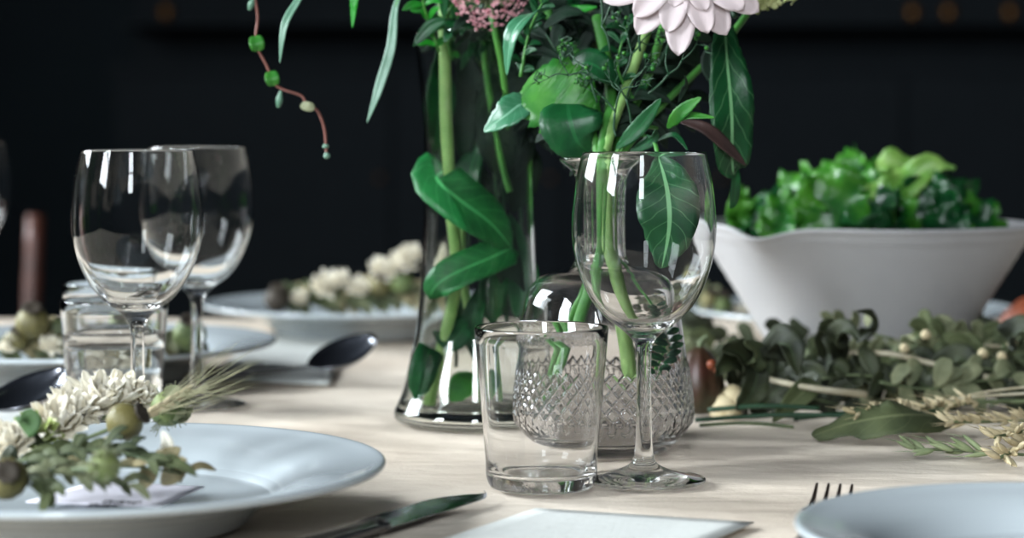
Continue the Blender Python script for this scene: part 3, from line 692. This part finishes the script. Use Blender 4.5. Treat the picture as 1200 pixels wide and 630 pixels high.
stem(t, [V(CX, CY, .165), P(725, 175, 1.33), P(745, 150, 1.33), P(770, 150, 1.34)], .0012, s_green)
for pts, w, m_ in (([(722, 174), (748, 150), (775, 115)], .0048, l_deep), ([(738, 178), (762, 165), (768, 152)], .0040, l_deep), ([(782, 150), (798, 132), (822, 114)], .0042, l_bright), ([(782, 148), (805, 136), (838, 138)], .0024, l_bright), ([(770, 165), (790, 158), (806, 176)], .0018, l_deep), ([(795, 120), (803, 100), (802, 88)], .0018, l_dark)):
    leafpart(t, [P(x, y, 1.33 - .01 * i) for i, (x, y) in enumerate(pts)], w, m_, shape='lance', nrm=(.2, -1, .5), serr=.15, teeth=10, n=20)
# filigree
t = plant('filigree_sprig', 'fine lacy green sprig with tiny round buds below the dahlia', 'sprig', P(730, 150, 1.32))
bmS, bmB = B(), B(); heads = []
def twig(p, d, L, dep):
    q = p + d * L + rv(.003); tube(bmS, [p, (p + q) / 2 + rv(.002), q], .00025 + .00018 * dep, 5, 5)
    if dep == 0:
        ball(bmB, q, R.uniform(.0010, .0018), u=7, v=5)
        for _ in range(4): leaf(bmS, [q, q + rv(.003), q + rv(.005)], .0004, shape='lance', n=4, m=2)
        return
    for _ in range(2):
        nd = (d + rv(.75)); nd.y *= .6; twig(q, nd.normalized(), L * .8, dep - 1)
for (x0, y0, dx, dz) in ((722, 160, .1, 1), (740, 150, -.1, 1), (730, 90, .3, 1), (750, 60, .2, .9), (715, 60, -.2, 1), (760, 110, .5, .6), (700, 120, -.4, .8)):
    twig(P(x0, y0, 1.33), V(dx, -.1, dz).normalized(), .016, 3)
put('branches', bmS, s_dark, t); put('buds', bmB, l_bright, t)
# dense foliage behind
labs = 'dark slender-leaved foliage sprig in the shaded bouquet between vase and carafe'
def sprig(base, tip, n, ll, w, ms, ml, label, cat='foliage sprig', group=None, name='foliage_sprig', shape='lance', sr=.0012, mid=None, updir=None, spread=.7, solid=.0004, flatten=1):
    t = plant(name, label, cat, base, group); a, b = Vector(base), Vector(tip); m_ = mid or ((a + b) / 2 + V(R.uniform(-.01, .01), R.uniform(-.005, .005), R.uniform(-.004, .008)))
    pts = path([a, m_, b], 12); stem(t, [a, m_, b], lambda f: sr * (1 - .6 * f), ms, 6)
    bm = B()
    for i in range(n):
        f = (i + 1.5) / (n + .5); p = pts[min(12, int(f * 12))]; d = (b - a).normalized(); s = d.cross(V(0, -1, 0)).normalized() * (1 if i % 2 else -1)
        o_ = (d * .55 + s * spread + rv(.45)); o_.z *= flatten; o_.normalize(); l_ = ll * R.uniform(.7, 1.2)
        nr = updir or (R.uniform(-.4, .4), -1, R.uniform(-.1, .8))
        leaf(bm, [p, p + o_ * l_ * .5 + V(0, 0, .1 * l_), p + o_ * l_ + V(0, 0, -.12 * l_)], w * R.uniform(.8, 1.2), nrm=nr, shape=shape, n=9, m=4, fold=.25)
    put('leaves', bm, ml, t, solid=solid); return t
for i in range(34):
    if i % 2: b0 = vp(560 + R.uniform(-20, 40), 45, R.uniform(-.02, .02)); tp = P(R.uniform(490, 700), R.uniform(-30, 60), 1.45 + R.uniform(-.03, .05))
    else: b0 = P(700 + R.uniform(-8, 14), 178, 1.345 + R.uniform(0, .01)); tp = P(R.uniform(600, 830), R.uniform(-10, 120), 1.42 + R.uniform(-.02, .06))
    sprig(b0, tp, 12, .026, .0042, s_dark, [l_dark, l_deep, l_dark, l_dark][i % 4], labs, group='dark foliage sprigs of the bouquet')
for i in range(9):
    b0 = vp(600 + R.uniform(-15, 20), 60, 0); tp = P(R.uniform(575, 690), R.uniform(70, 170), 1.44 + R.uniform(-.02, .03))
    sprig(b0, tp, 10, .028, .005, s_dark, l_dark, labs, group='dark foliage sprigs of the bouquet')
for lab, a, b, ml in (('bright feathery sprig poking over the left lip of the vase', vp(515, 60, -.03), vp(500, -20, -.05), l_vivid), ('bright fine-leaved sprig just inside the vase mouth', vp(530, 70, -.02), vp(545, -10, -.05), l_bright), ('fine green sprig between the pink flower and the arched leaf', P(610, 90, 1.38), P(640, -5, 1.37), l_deep), ('small green sprig below the white flower', P(745, 120, 1.37), P(735, 30, 1.36), l_deep)):
    sprig(a, b, 16, .012, .0022, s_green, ml, lab)
# carafe contents
t = plant('cut_flower', 'bright green stem slanting down inside the cut glass carafe', 'flower stem', V(CX, CY, .015))
cq = lambda px, py, dy=0: P(px, py, CY + dy)
stem(t, [cq(655, 440), cq(672, 395), cq(688, 345), cq(700, 300), cq(704, 240), cq(706, 175), cq(716, 110, .03), cq(700, 20, .06)], .0036, s_green)
t = plant('cut_flower', 'pale knotted stem rising through the carafe neck behind the wine glass', 'flower stem', V(CX + .01, CY, .03))
stem(t, [cq(738, 445, -.01), cq(733, 400, -.01), cq(722, 340, -.008), cq(713, 290, -.003), cq(712, 230, 0), cq(712, 170, 0), cq(735, 100, .03), cq(768, 10, .06)], lambda f: .0046 - .0016 * min(1, max(0, f - .4) * 4), s_pale)
t = plant('cut_flower', 'thin green stem leaning left inside the carafe', 'flower stem', V(CX - .01, CY, .03))
stem(t, [cq(640, 470, .012), cq(655, 410, .012), cq(678, 350, .01), cq(698, 295, .004), cq(699, 230, .003), cq(698, 170, .003), cq(680, 110, .03), cq(650, 30, .07)], .0024, s_green)
t = plant('fern_sprig', 'small toothed fern-like green leaf inside the right side of the carafe', 'fern', cq(772, 440))
stem(t, [cq(768, 435, -.012), cq(778, 400, -.02), cq(765, 372, -.02), cq(740, 330, -.01), cq(716, 296, -.002)], .001, s_green, 6)
bm = B()
for i in range(16):
    f = i / 15; p = P(768 + 14 * math.sin(f * 3), 438 - 64 * f, CY - .024); s_ = 1 if i % 2 else -1
    leaf(bm, [p, p + V(s_ * .005, -.001, .002), p + V(s_ * .010 * math.sin(.5 + f * 2.2), -.001, .003)], .0022, shape='lance', n=6, m=2, nrm=(0, -1, .1))
put('leaves', bm, l_deep, t, solid=.0003)
t = plant('drooping_twig', 'broad veined green leaf hanging behind the wine glass bowl', 'leaf', P(775, 175, 1.40))
stem(t, [P(772, 190, 1.31), P(765, 165, 1.32), P(740, 160, 1.33), V(CX + .006, CY, .168)], .0014, s_green, 6)
leafpart(t, [P(772, 185, 1.31), P(782, 220, 1.295), P(785, 265, 1.29), P(776, 316, 1.295)], .0195, l_vein, shape='lance', nrm=(-.1, -1, .1), n=30, m=8, fold=.1, wave=.08)

# ---------------------------------------------------------------- dried flower material
def pod(c, r, d, label, m=podm, grp=None, base=None, crown=True, name='poppy_pod'):
    c = Vector(c); d = Vector(d).normalized(); b = Vector(base) if base is not None else c - d * r * 6
    t = thing(name, b, label, 'seed pod', grp); M = orient(d)
    bm = B(); lathe(bm, [(0, -1.0), (.30, -.95), (.72, -.65), (.96, -.15), (.98, .2), (.78, .62), (.42, .88), (.3, .95), (0, .96)], (0, 0, 0), 30, fn=lambda rr, z, a: (rr * (1 + .05 * abs(math.sin(a * 6))), z))
    bmesh.ops.transform(bm, matrix=Matrix.Translation(c) @ M @ Matrix.Scale(r, 4), verts=bm.verts); put('pod', bm, m, t)
    if crown:
        bm = B(); lathe(bm, [(0, .92), (.35, .93), (.58, 1.12), (.60, 1.2), (.3, 1.08), (0, 1.05)], (0, 0, 0), 24, fn=lambda rr, z, a: (rr * (1 + .15 * math.sin(a * 9)), z))
        bmesh.ops.transform(bm, matrix=Matrix.Translation(c) @ M @ Matrix.Scale(r, 4), verts=bm.verts); put('crown', bm, podd, t)
    stem(t, [b, (b + c - d * r) / 2 + V(0, 0, .001), c - d * r * .9], .0011, s_olive, 6); return t
def spiky(c, r, d, label, m=podg, grp=None, base=None):
    c = Vector(c); t = pod(c, r, d, label, m, grp, base, False, 'nigella_pod'); bm = B()
    for i in range(70):
        e = rv(1).normalized(); e = (e + Vector(d).normalized() * .5).normalized(); p = c + e * r * .8; q = c + e * r * 1.55 + rv(r * .3)
        tube(bm, [p, (p + q) / 2 + rv(r * .15), q], .00022, 4, 3)
    for i in range(8):
        a = i * .785; e = orient(d) @ V(math.cos(a) * .9, math.sin(a) * .9, .5); leaf(bm, [c + e * r * .3, c + e * r, c + e * r * .9 + Vector(d).normalized() * r * .8], r * .25, shape='lance', n=6, m=2)
    put('bracts', bm, l_grey, t); return t
def blossom(c, r, d, label, grp=None, base=None, m=None, n=14):
    c = Vector(c); d = Vector(d).normalized(); t = thing('dried_blossom', Vector(base) if base is not None else c - d * r * 2, label, 'dried flower', grp); M = orient(d); bm = B()
    for k, (nn, tl) in enumerate(((n, .5), (n, 1.2), (n - 3, 2.2), (n - 6, 4))):
        for i in range(nn):
            a = 2 * math.pi * i / nn + k * .4 + R.uniform(-.1, .1); o_ = (M @ V(math.cos(a), math.sin(a), 0)); l_ = r * R.uniform(.85, 1.15)
            e = (o_ + d * tl).normalized()
            leaf(bm, [c - d * r * .3, c - d * r * .3 + e * l_ * .6 + o_ * .1 * l_, c - d * r * .3 + e * l_ * 1.15 + rv(r * .25)], r * .27, nrm=d - o_ * .4, shape='petal', n=7, m=4, fold=.35, wave=.1, seed=i)
    put('petals', bm, m or pet_d, t, solid=.0003)
    stem(t, [WO[t], c - d * r * .4], .0009, s_olive, 6); return t
# spray on the front plate: everything points right and up
g1 = 'dried spray on the front plate'
Q = lambda px, py, d=1.10: P(px, py, d)
bun = P(0, 560, 1.06)
blossom(Q(85, 486, 1.13), .015, (.4, -.5, .9), 'cream dried blossom at the left of the white row on the front plate', g1, Q(60, 505, 1.12))
blossom(Q(116, 471, 1.14), .016, (.3, -.5, 1), 'cream dried blossom standing highest in the white row on the front plate', g1, Q(95, 500, 1.13))
blossom(Q(144, 465, 1.15), .0145, (.4, -.4, 1), 'cream dried blossom next to the dark crowned pod on the front plate', g1, Q(120, 490, 1.13))
blossom(Q(168, 466, 1.15), .0085, (.6, -.5, .8), 'small cream dried blossom beside the barley on the front plate', g1, Q(140, 490, 1.13))
blossom(Q(12, 520, 1.08), .013, (-.1, -.6, .8), 'cream dried blossom at the left edge of the front plate', g1, Q(0, 535, 1.08))
blossom(Q(42, 512, 1.10), .012, (.2, -.6, .8), 'yellowish dried blossom beside the small green leaf on the front plate', g1, Q(20, 530, 1.08), pet_c)
blossom(Q(66, 498, 1.11), .014, (.2, -.6, .9), 'cream dried blossom between the leaf and the white row on the front plate', g1, Q(40, 520, 1.09))
pod(Q(146, 494, 1.075), .0092, (.85, -.25, .45), 'round olive poppy pod with dark crown on the front plate', podm, g1, Q(60, 535, 1.075))
spiky(Q(196, 479, 1.13), .0090, (.85, -.2, .45), 'bristly green pod at the right tip of the spray on the front plate', podg, g1, Q(110, 510, 1.12))
spiky(Q(122, 546, .985), .0070, (.3, -.9, .35), 'small green bud wrapped in wispy bracts on the front plate', podg, g1, Q(50, 555, 1.05))
pod(Q(8, 561, 1.0), .0095, (.2, -.8, .4), 'yellow-green round pod at the left edge of the front plate', podm, g1, Q(-50, 560, 1.02))
# barley
t = thing('barley_ear', Q(120, 510, 1.11), 'barley ear with long fine bristles pointing right over the plate rim', 'barley', g1)
stem(t, [Q(90, 530, 1.11), Q(150, 500, 1.11), Q(200, 468, 1.12)], .0010, s_straw, 6)
bm = B(); bn = B(); a0, a1 = Q(168, 488, 1.11), Q(214, 462, 1.125)
for i in range(34):
    f = i / 33; p = a0.lerp(a1, f); d_ = (a1 - a0).normalized(); s_ = V(0, 0, 1) * (1 if i % 2 else -1) + V(0, R.uniform(-.6, .6), 0)
    e = (d_ + s_ * .35).normalized(); tube(bn, [p, p + e * .004, p + e * .008], lambda q: .0013 * math.sin(math.pi * (q * .9 + .05)), 6, 5)
    q = P(R.uniform(250, 312), R.uniform(398, 462), 1.13 + R.uniform(-.02, .03))
    tube(bm, [p + e * .006, (p + q) / 2 + V(0, 0, R.uniform(-.004, .001)), q], lambda k_: .00022 * (1.15 - k_), 4, 8)
put('awns', bm, s_awn, t); put('grains', bn, wheatm, t)
# grey-green leafy twigs on plate
for i, (x0, y0, x1, y1, d0, d1, m_) in enumerate(((-20, 560, 110, 562, 1.02, 1.02, l_grey), (-10, 545, 60, 575, 1.02, 1.0, l_olive), (20, 540, 190, 545, 1.05, 1.04, l_olive), (0, 555, 80, 530, 1.05, 1.07, l_herb), (30, 535, 130, 520, 1.06, 1.07, l_olive), (10, 560, 150, 568, 1.01, 1.02, l_grey), (60, 548, 215, 555, 1.04, 1.06, l_tan))):
    sprig(P(x0, y0, d0), P(x1, y1, d1), [16, 12, 18, 14, 16, 14, 9][i], .015, .0027, s_olive, m_, ['grey-green dried twig lying low at the front of the plate spray', 'olive dried twig tipping over the left front of the plate', 'long olive dried twig through the middle of the plate spray', 'dark leafy twig under the cream blossoms', 'olive dried twig just below the white blossom row', 'greyish leafy twig nearest the name card', 'tan papery-leaved twig reaching furthest right on the plate'][i], group=g1, flatten=.35, spread=.4, updir=(R.uniform(-.3, .3), -.8, 1))
for lab, pts, w, m_ in (('small tan papery leaf fallen on the plate, rightmost', [(188, 560), (205, 556), (218, 552)], .0050, l_tan), ('tan leaf pointing down beside the name card', [(176, 548), (172, 560), (166, 573)], .0045, l_tan), ('small green leaf at the left edge of the spray', [(28, 505), (34, 492), (28, 480)], .0065, l_gl), ('pale upright petal curl standing alone on the plate', [(192, 536), (196, 520), (190, 504)], .0032, pet_d), ('split tan bud lying right of the pods on the plate', [(178, 540), (196, 534), (212, 524)], .0048, l_tan)):
    pts = [P(x, y, 1.065 if i_ == 0 else 1.06) for i_, (x, y) in enumerate(pts)]; bm = B(); leaf(bm, pts, w, nrm=(.1, -1, .5), n=14)
    o = put('dried_leaf', bm, m_, loc=pts[0], solid=.0005); tag(o, lab, 'dried leaf', g1)
# smaller sprays on the far plates
def far_spray(x0, x1, y0, y1, d, where, blossoms, pods, grp, twigs=5):
    for i, (x, y, r) in enumerate(blossoms): blossom(P(x, y, d), r, (.2, -.7, .7), 'cream dried blossom in the spray on the %s' % where, grp, P(x - 12, y + 10, d + .01), n=9)
    for i, (x, y, r, m_) in enumerate(pods): pod(P(x, y, d), r, (.1, -.5, .8), 'olive seed pod in the spray on the %s' % where, m_, grp, P(x - 4, y + 6, d + .02))
    for i in range(twigs):
        f = i / max(1, twigs - 1)
        sprig(P(x0 + (x1 - x0) * f * .5, y0, d + .01), P(x0 + (x1 - x0) * (.5 + f * .5), y0 + (y1 - y0) * (.3 + .7 * f), d + .02), 12, .022, .004, s_olive, [l_grey, l_olive, l_tan][i % 3], 'dried leafy twig in the spray on the %s' % where, group=grp, flatten=.5)
far_spray(310, 500, 352, 345, 2.05, 'farthest plate beside the vase', [(381, 337, .014), (400, 328, .010), (449, 318, .015), (472, 308, .013), (482, 298, .012), (350, 350, .009), (420, 338, .012)], [(325, 351, .012, podd), (445, 335, .010, podm), (470, 330, .011, podg)], 'dried spray on the farthest plate', 10)
far_spray(-10, 70, 410, 402, 1.66, 'middle plate behind the tumblers', [(12, 405, .009), (58, 405, .009), (120, 398, .012), (150, 402, .012)], [(38, 378, .0125, podm), (222, 392, .0125, podg), (20, 398, .008, podm)], 'dried spray on the middle plate', 6)
far_spray(60, 225, 410, 402, 1.66, 'middle plate behind the tumblers', [], [(140, 385, .010, podg)], 'dried spray on the middle plate', 5)
far_spray(820, 860, 356, 352, 2.06, 'plate behind the salad bowl', [(868, 366, .009)], [(832, 352, .009, podm), (846, 356, .010, podg)], 'dried spray behind the salad bowl', 1)

# ---------------------------------------------------------------- garland of dried herbs on the right
gg = 'herb garland on the cloth'
def twigstem(name, pts, r, m_, label): 
    t = thing(name, pts[0], label, 'twig', gg); stem(t, pts, r, m_, 8); return t
t = twigstem('herb_twig', [P(868, 432, 1.50), P(905, 445, 1.48), P(955, 455, 1.47), P(1015, 462, 1.48)], lambda f: .0016 + .0008 * f, s_straw, 'pale bare twig end crossing the dark leaves left of the bowl')
for pts, w, m_ in (([(905, 420), (912, 404), (926, 408), (934, 440)], .012, l_herb), ([(955, 448), (935, 465), (905, 494)], .008, l_olive), ([(870, 436), (855, 425), (838, 440)], .008, l_herb), ([(880, 440), (868, 415), (845, 408)], .0095, l_herb), ([(890, 430), (880, 462), (862, 480)], .009, l_herb), ([(878, 436), (886, 414), (872, 400)], .007, l_olive)):
    leafpart(t, [P(x, y, 1.48 - .012 * i) for i, (x, y) in enumerate(pts)], w, m_, shape='ovate', nrm=(.2, -1, .5), curl=.35, wave=.15)
t = twigstem('herb_twig', [P(985, 413, 1.53), P(1040, 414, 1.52), P(1085, 424, 1.52), P(1130, 436, 1.52), P(1210, 452, 1.52)], .0019, s_straw, 'long whitish twig running across the garland to the right edge')
for pts, w, m_ in (([(990, 415), (972, 388), (958, 386)], .008, l_herb), ([(985, 430), (978, 400), (992, 388), (1006, 398)], .0095, l_herb), ([(1003, 400), (1018, 385), (1021, 370), (1004, 364)], .0048, l_herb), ([(965, 420), (958, 400), (962, 380)], .0055, l_herb), ([(1005, 412), (1022, 440), (1050, 460)], .0105, l_herb), ([(1060, 430), (1080, 450), (1110, 462)], .010, l_herb), ([(1100, 438), (1125, 420), (1150, 445)], .0105, l_herb), ([(1000, 445), (985, 435), (968, 440)], .009, l_herb), ([(1150, 440), (1170, 458), (1205, 462)], .010, l_herb), ([(1180, 400), (1195, 388), (1215, 390)], .011, l_herb)):
    leafpart(t, [P(x, y, 1.53 - .012 * i) for i, (x, y) in enumerate(pts)], w, m_, shape='ovate', nrm=(.2, -1, .6), curl=.3, wave=.15, seed=w * 900)
bm = B(); pts = [T(1118, 489, .008), T(1060, 486, .016), T(1000, 495, .011), T(952, 511, .002)]; leaf(bm, pts, .017, nrm=(.0, -.62, 1), shape='ovate', fold=-.1, wave=.12, n=30, m=8, serr=.06)
o = put('large_leaf', bm, l_olive, loc=pts[0], solid=.0006); tag(o, 'large dull green leaf lying flat at the front of the garland', 'leaf', gg)
def ear(a, b, n, label, m_=wheatm, fat=1, name='wheat_ear', cat='wheat', droop=0, awn=.012, tail=None):
    a, b = Vector(a), Vector(b); t = thing(name, a, label, cat, gg); d_ = (b - a).normalized(); s0 = d_.cross(V(0, 0, 1)).normalized(); bn = B()
    for i in range(n):
        f = i / (n - 1); p = a.lerp(b, f); s_ = (s0 if i % 2 else -s0) * .6 + V(0, 0, 1) * (.5 if i % 3 else -.1) + rv(.15)
        e = (d_ + s_ * .9).normalized(); L = .0165 * fat * (1 - .35 * f)
        for e2 in (e, (e + rv(.3)).normalized()):
            tube(bn, [p, p + e2 * L * .5, p + e2 * L], lambda q: .0014 * fat * math.sin(math.pi * (q * .97 + .02) ** .8) + .0001, 6, 8)
        tube(bn, [p + e * L, p + (e + d_ * .4).normalized() * (L + awn)], lambda q: .0003 * (1.1 - q), 4, 3)
    put('husks', bn, m_, t); stem(t, [tail if tail is not None else a - d_ * .12 + V(0, 0, -.004), a, b], .0010, s_olive, 6); return t
ear(T(1146, 472, .014), T(1003, 484, .016), 26, 'pale wheat ear lying above the large dull leaf', tail=T(1260, 466, .014))
ear(T(1215, 492, .010), T(1112, 494, .012), 20, 'wheat ear at the right edge just below the thin stems', tail=T(1290, 480, .008))
ear(T(1225, 510, .006), T(1172, 536, .008), 14, 'coarse wheat ear hanging toward the plate at the right edge', fat=1.35)
ear(T(1230, 500, .012), T(1165, 512, .014), 14, 'short wheat ear bunched over the coarse one', fat=1.1)
ear(T(1165, 530, .005), T(1072, 526, .004), 9, 'greenish oat spray lying alone on the cloth', oatm, 1.15, 'oat_spray', 'oat')
for i, (x0, y0, x1, y1, z0, z1, m_, r) in enumerate(((815, 492, 1010, 487, .004, .01, s_dark, .0014), (820, 498, 930, 500, .002, .003, s_olive, .0012), (1010, 480, 1215, 470, .006, .014, s_olive, .0013), (930, 490, 1100, 482, .005, .008, s_dark, .0015), (1060, 478, 1215, 460, .012, .02, s_straw, .0009), (1090, 474, 1215, 452, .012, .024, s_straw, .0008), (1000, 398, 1070, 416, .03, .03, s_olive, .0016), (1040, 380, 1140, 395, .045, .035, s_olive, .0011), (830, 480, 960, 478, .008, .012, s_dark, .0016), (1120, 405, 1215, 412, .04, .036, s_straw, .0011))):
    lab = ['dark thin stem running low along the garland front left', 'olive thin stem lying flat at the far left front', 'olive stem running right under the wheat ears', 'dark stem passing behind the large dull leaf', 'fine straw stem slanting to the right edge', 'finest straw stem above the wheat ears', 'olive stem leaning on the bowl foot', 'thin olive stem arching in front of the bowl', 'dark stem buried under the left leaves', 'pale stem carrying the small pods at right'][i]
    twigstem('thin_stem', [T(x0, y0, z0), (T(x0, y0, z0) + T(x1, y1, z1)) / 2 + V(0, 0, .002), T(x1, y1, z1)], r, m_, lab)
for i in range(56):                                                  # tangle of leafy herb sprigs
    px = R.uniform(838, 1205) if i > 8 else R.uniform(830, 900); py = R.uniform(432, 488); z = R.uniform(.004, .028); 
    a = T(px, py, 0) + V(0, 0, z); 
    if px > 1040 and a.y < 1.47: a.y += .06
    ang = R.uniform(-.5, .5) + (0 if R.random() > .4 else math.pi); b = a + V(math.cos(ang) * .06, math.sin(ang) * .03, R.uniform(-.003, .012)); b.z = min(b.z, .038)
    sprig(a, b, 8, .022, .0062, s_olive, [l_herb, l_olive, l_herb, l_herb, l_grey][i % 5], ['dark green dried herb sprig tangled in the garland', 'olive dried herb sprig tangled in the garland', 'dark green dried herb sprig tangled in the garland', 'dark green dried herb sprig tangled in the garland', 'greyish dried herb sprig tangled in the garland'][i % 5], 'herb sprig', ['dark herb sprigs', 'olive herb sprigs', 'dark herb sprigs', 'dark herb sprigs', 'greyish herb sprigs'][i % 5] + ' in the garland', 'herb_sprig', 'ovate' if i % 2 else 'lance', flatten=.55, spread=.9)
for i in range(10):
    px = R.uniform(1040, 1200); a = P(px, R.uniform(395, 425), 1.56 + R.uniform(0, .04)); b = a + V(R.uniform(-.05, .05), 0, R.uniform(-.004, .012))
    sprig(a, b, 8, .022, .0050, s_olive, [l_grey, l_olive][i % 2], 'grey-olive papery sprig at the back of the garland against the bowl', 'herb sprig', 'papery sprigs at the back of the garland', 'herb_sprig', 'lance', flatten=.5, spread=.7)
for i, (x, y) in enumerate(((1152, 414), (1174, 418), (1186, 402), (1178, 432), (1060, 408), (1085, 392))):
    pod(P(x, y, 1.54), .0036, (.8, -.2, .4), 'small pale pod hanging near the right end of the garland' if i < 4 else 'small pale pod lying against the bowl', wheatm, gg, P(x - 12, y + 6, 1.54), False, 'seed_pod')
for x, y, r in ((850, 478, .012), (858, 466, .009)):
    pod(P(x, y, 1.50), r, (.9, -.3, .1), 'yellow-brown withered pod lying under the left leaves' if r > .01 else 'smaller withered pod resting on the yellow-brown one', wheatm, gg, P(x - 10, y + 4, 1.51), True)
# gourds
def gourd(c, r, m_, label, sz=1.2):
    t = thing('gourd', (c[0], c[1], 0), label, 'gourd'); bm = B()
    lathe(bm, [(0, 0), (.5, .03), (.92, .35), (1.0, .75), (.88, 1.2), (.5, 1.62), (.18, 1.78), (0, 1.74)], (0, 0, 0), 40, fn=lambda rr, z, a: (rr * (1 + .05 * math.cos(a * 8)), z))
    bmesh.ops.transform(bm, matrix=Matrix.Translation((c[0], c[1], 0)) @ Matrix.Diagonal((r, r, r * sz, 1)), verts=bm.verts); put('body', bm, m_, t)
    stem(t, [(c[0], c[1], r * sz * 1.7), (c[0] + .002, c[1], r * sz * 1.95), (c[0] + .006, c[1], r * sz * 2.05)], .002, s_olive, 8)
g = T(822, 486); gourd((g.x - .001, 1.505), .0165, gourdm, 'dark reddish-green gourd between the carafe and the herbs', 1.55)
g = P(1196, 380, 1.86); gourd((g.x + .02, 1.87), .036, orangem, 'orange gourd behind the garland at the right edge', .85)
for x, y in ((834, 427), (842, 433)):
    o = put('orange_berry', ball(B(), P(x, y, 1.47), .0035), orangem, loc=P(x, y, 1.47)); tag(o, 'tiny orange berry nestled in the leaves beside the dark gourd', 'berry', 'orange berries beside the dark gourd')

# ---------------------------------------------------------------- world, camera
w = bpy.data.worlds.new('room_air'); bpy.context.scene.world = w; w.use_nodes = True
w.node_tree.nodes['Background'].inputs[0].default_value = (.5, .7, 1, 1); w.node_tree.nodes['Background'].inputs[1].default_value = .05
cd = bpy.data.cameras.new('camera'); cam = bpy.data.objects.new('camera', cd); C.objects.link(cam)
cam.location = (0, 0, HC); cam.rotation_euler = (math.pi / 2, 0, 0)
cd.sensor_width = 36; cd.lens = F / 1200 * 36; cd.shift_y = -(315 - HY) / 1200; cd.clip_start = .01
cd.dof.use_dof = True; cd.dof.focus_distance = 1.24; cd.dof.aperture_fstop = 5.6
sc = bpy.context.scene; sc.camera = cam
sc.view_settings.view_transform = 'Standard'; sc.view_settings.look = 'None'; sc.view_settings.gamma = 1; sc.view_settings.use_curve_mapping = False
sc.view_settings.exposure = 0.0
cy = sc.cycles; cy.use_denoising = True; cy.max_bounces = 20; cy.transmission_bounces = 20; cy.transparent_max_bounces = 16; cy.glossy_bounces = 8; cy.diffuse_bounces = 4
cy.caustics_refractive = True; cy.caustics_reflective = True; cy.blur_glossy = .5; cy.sample_clamp_indirect = 8
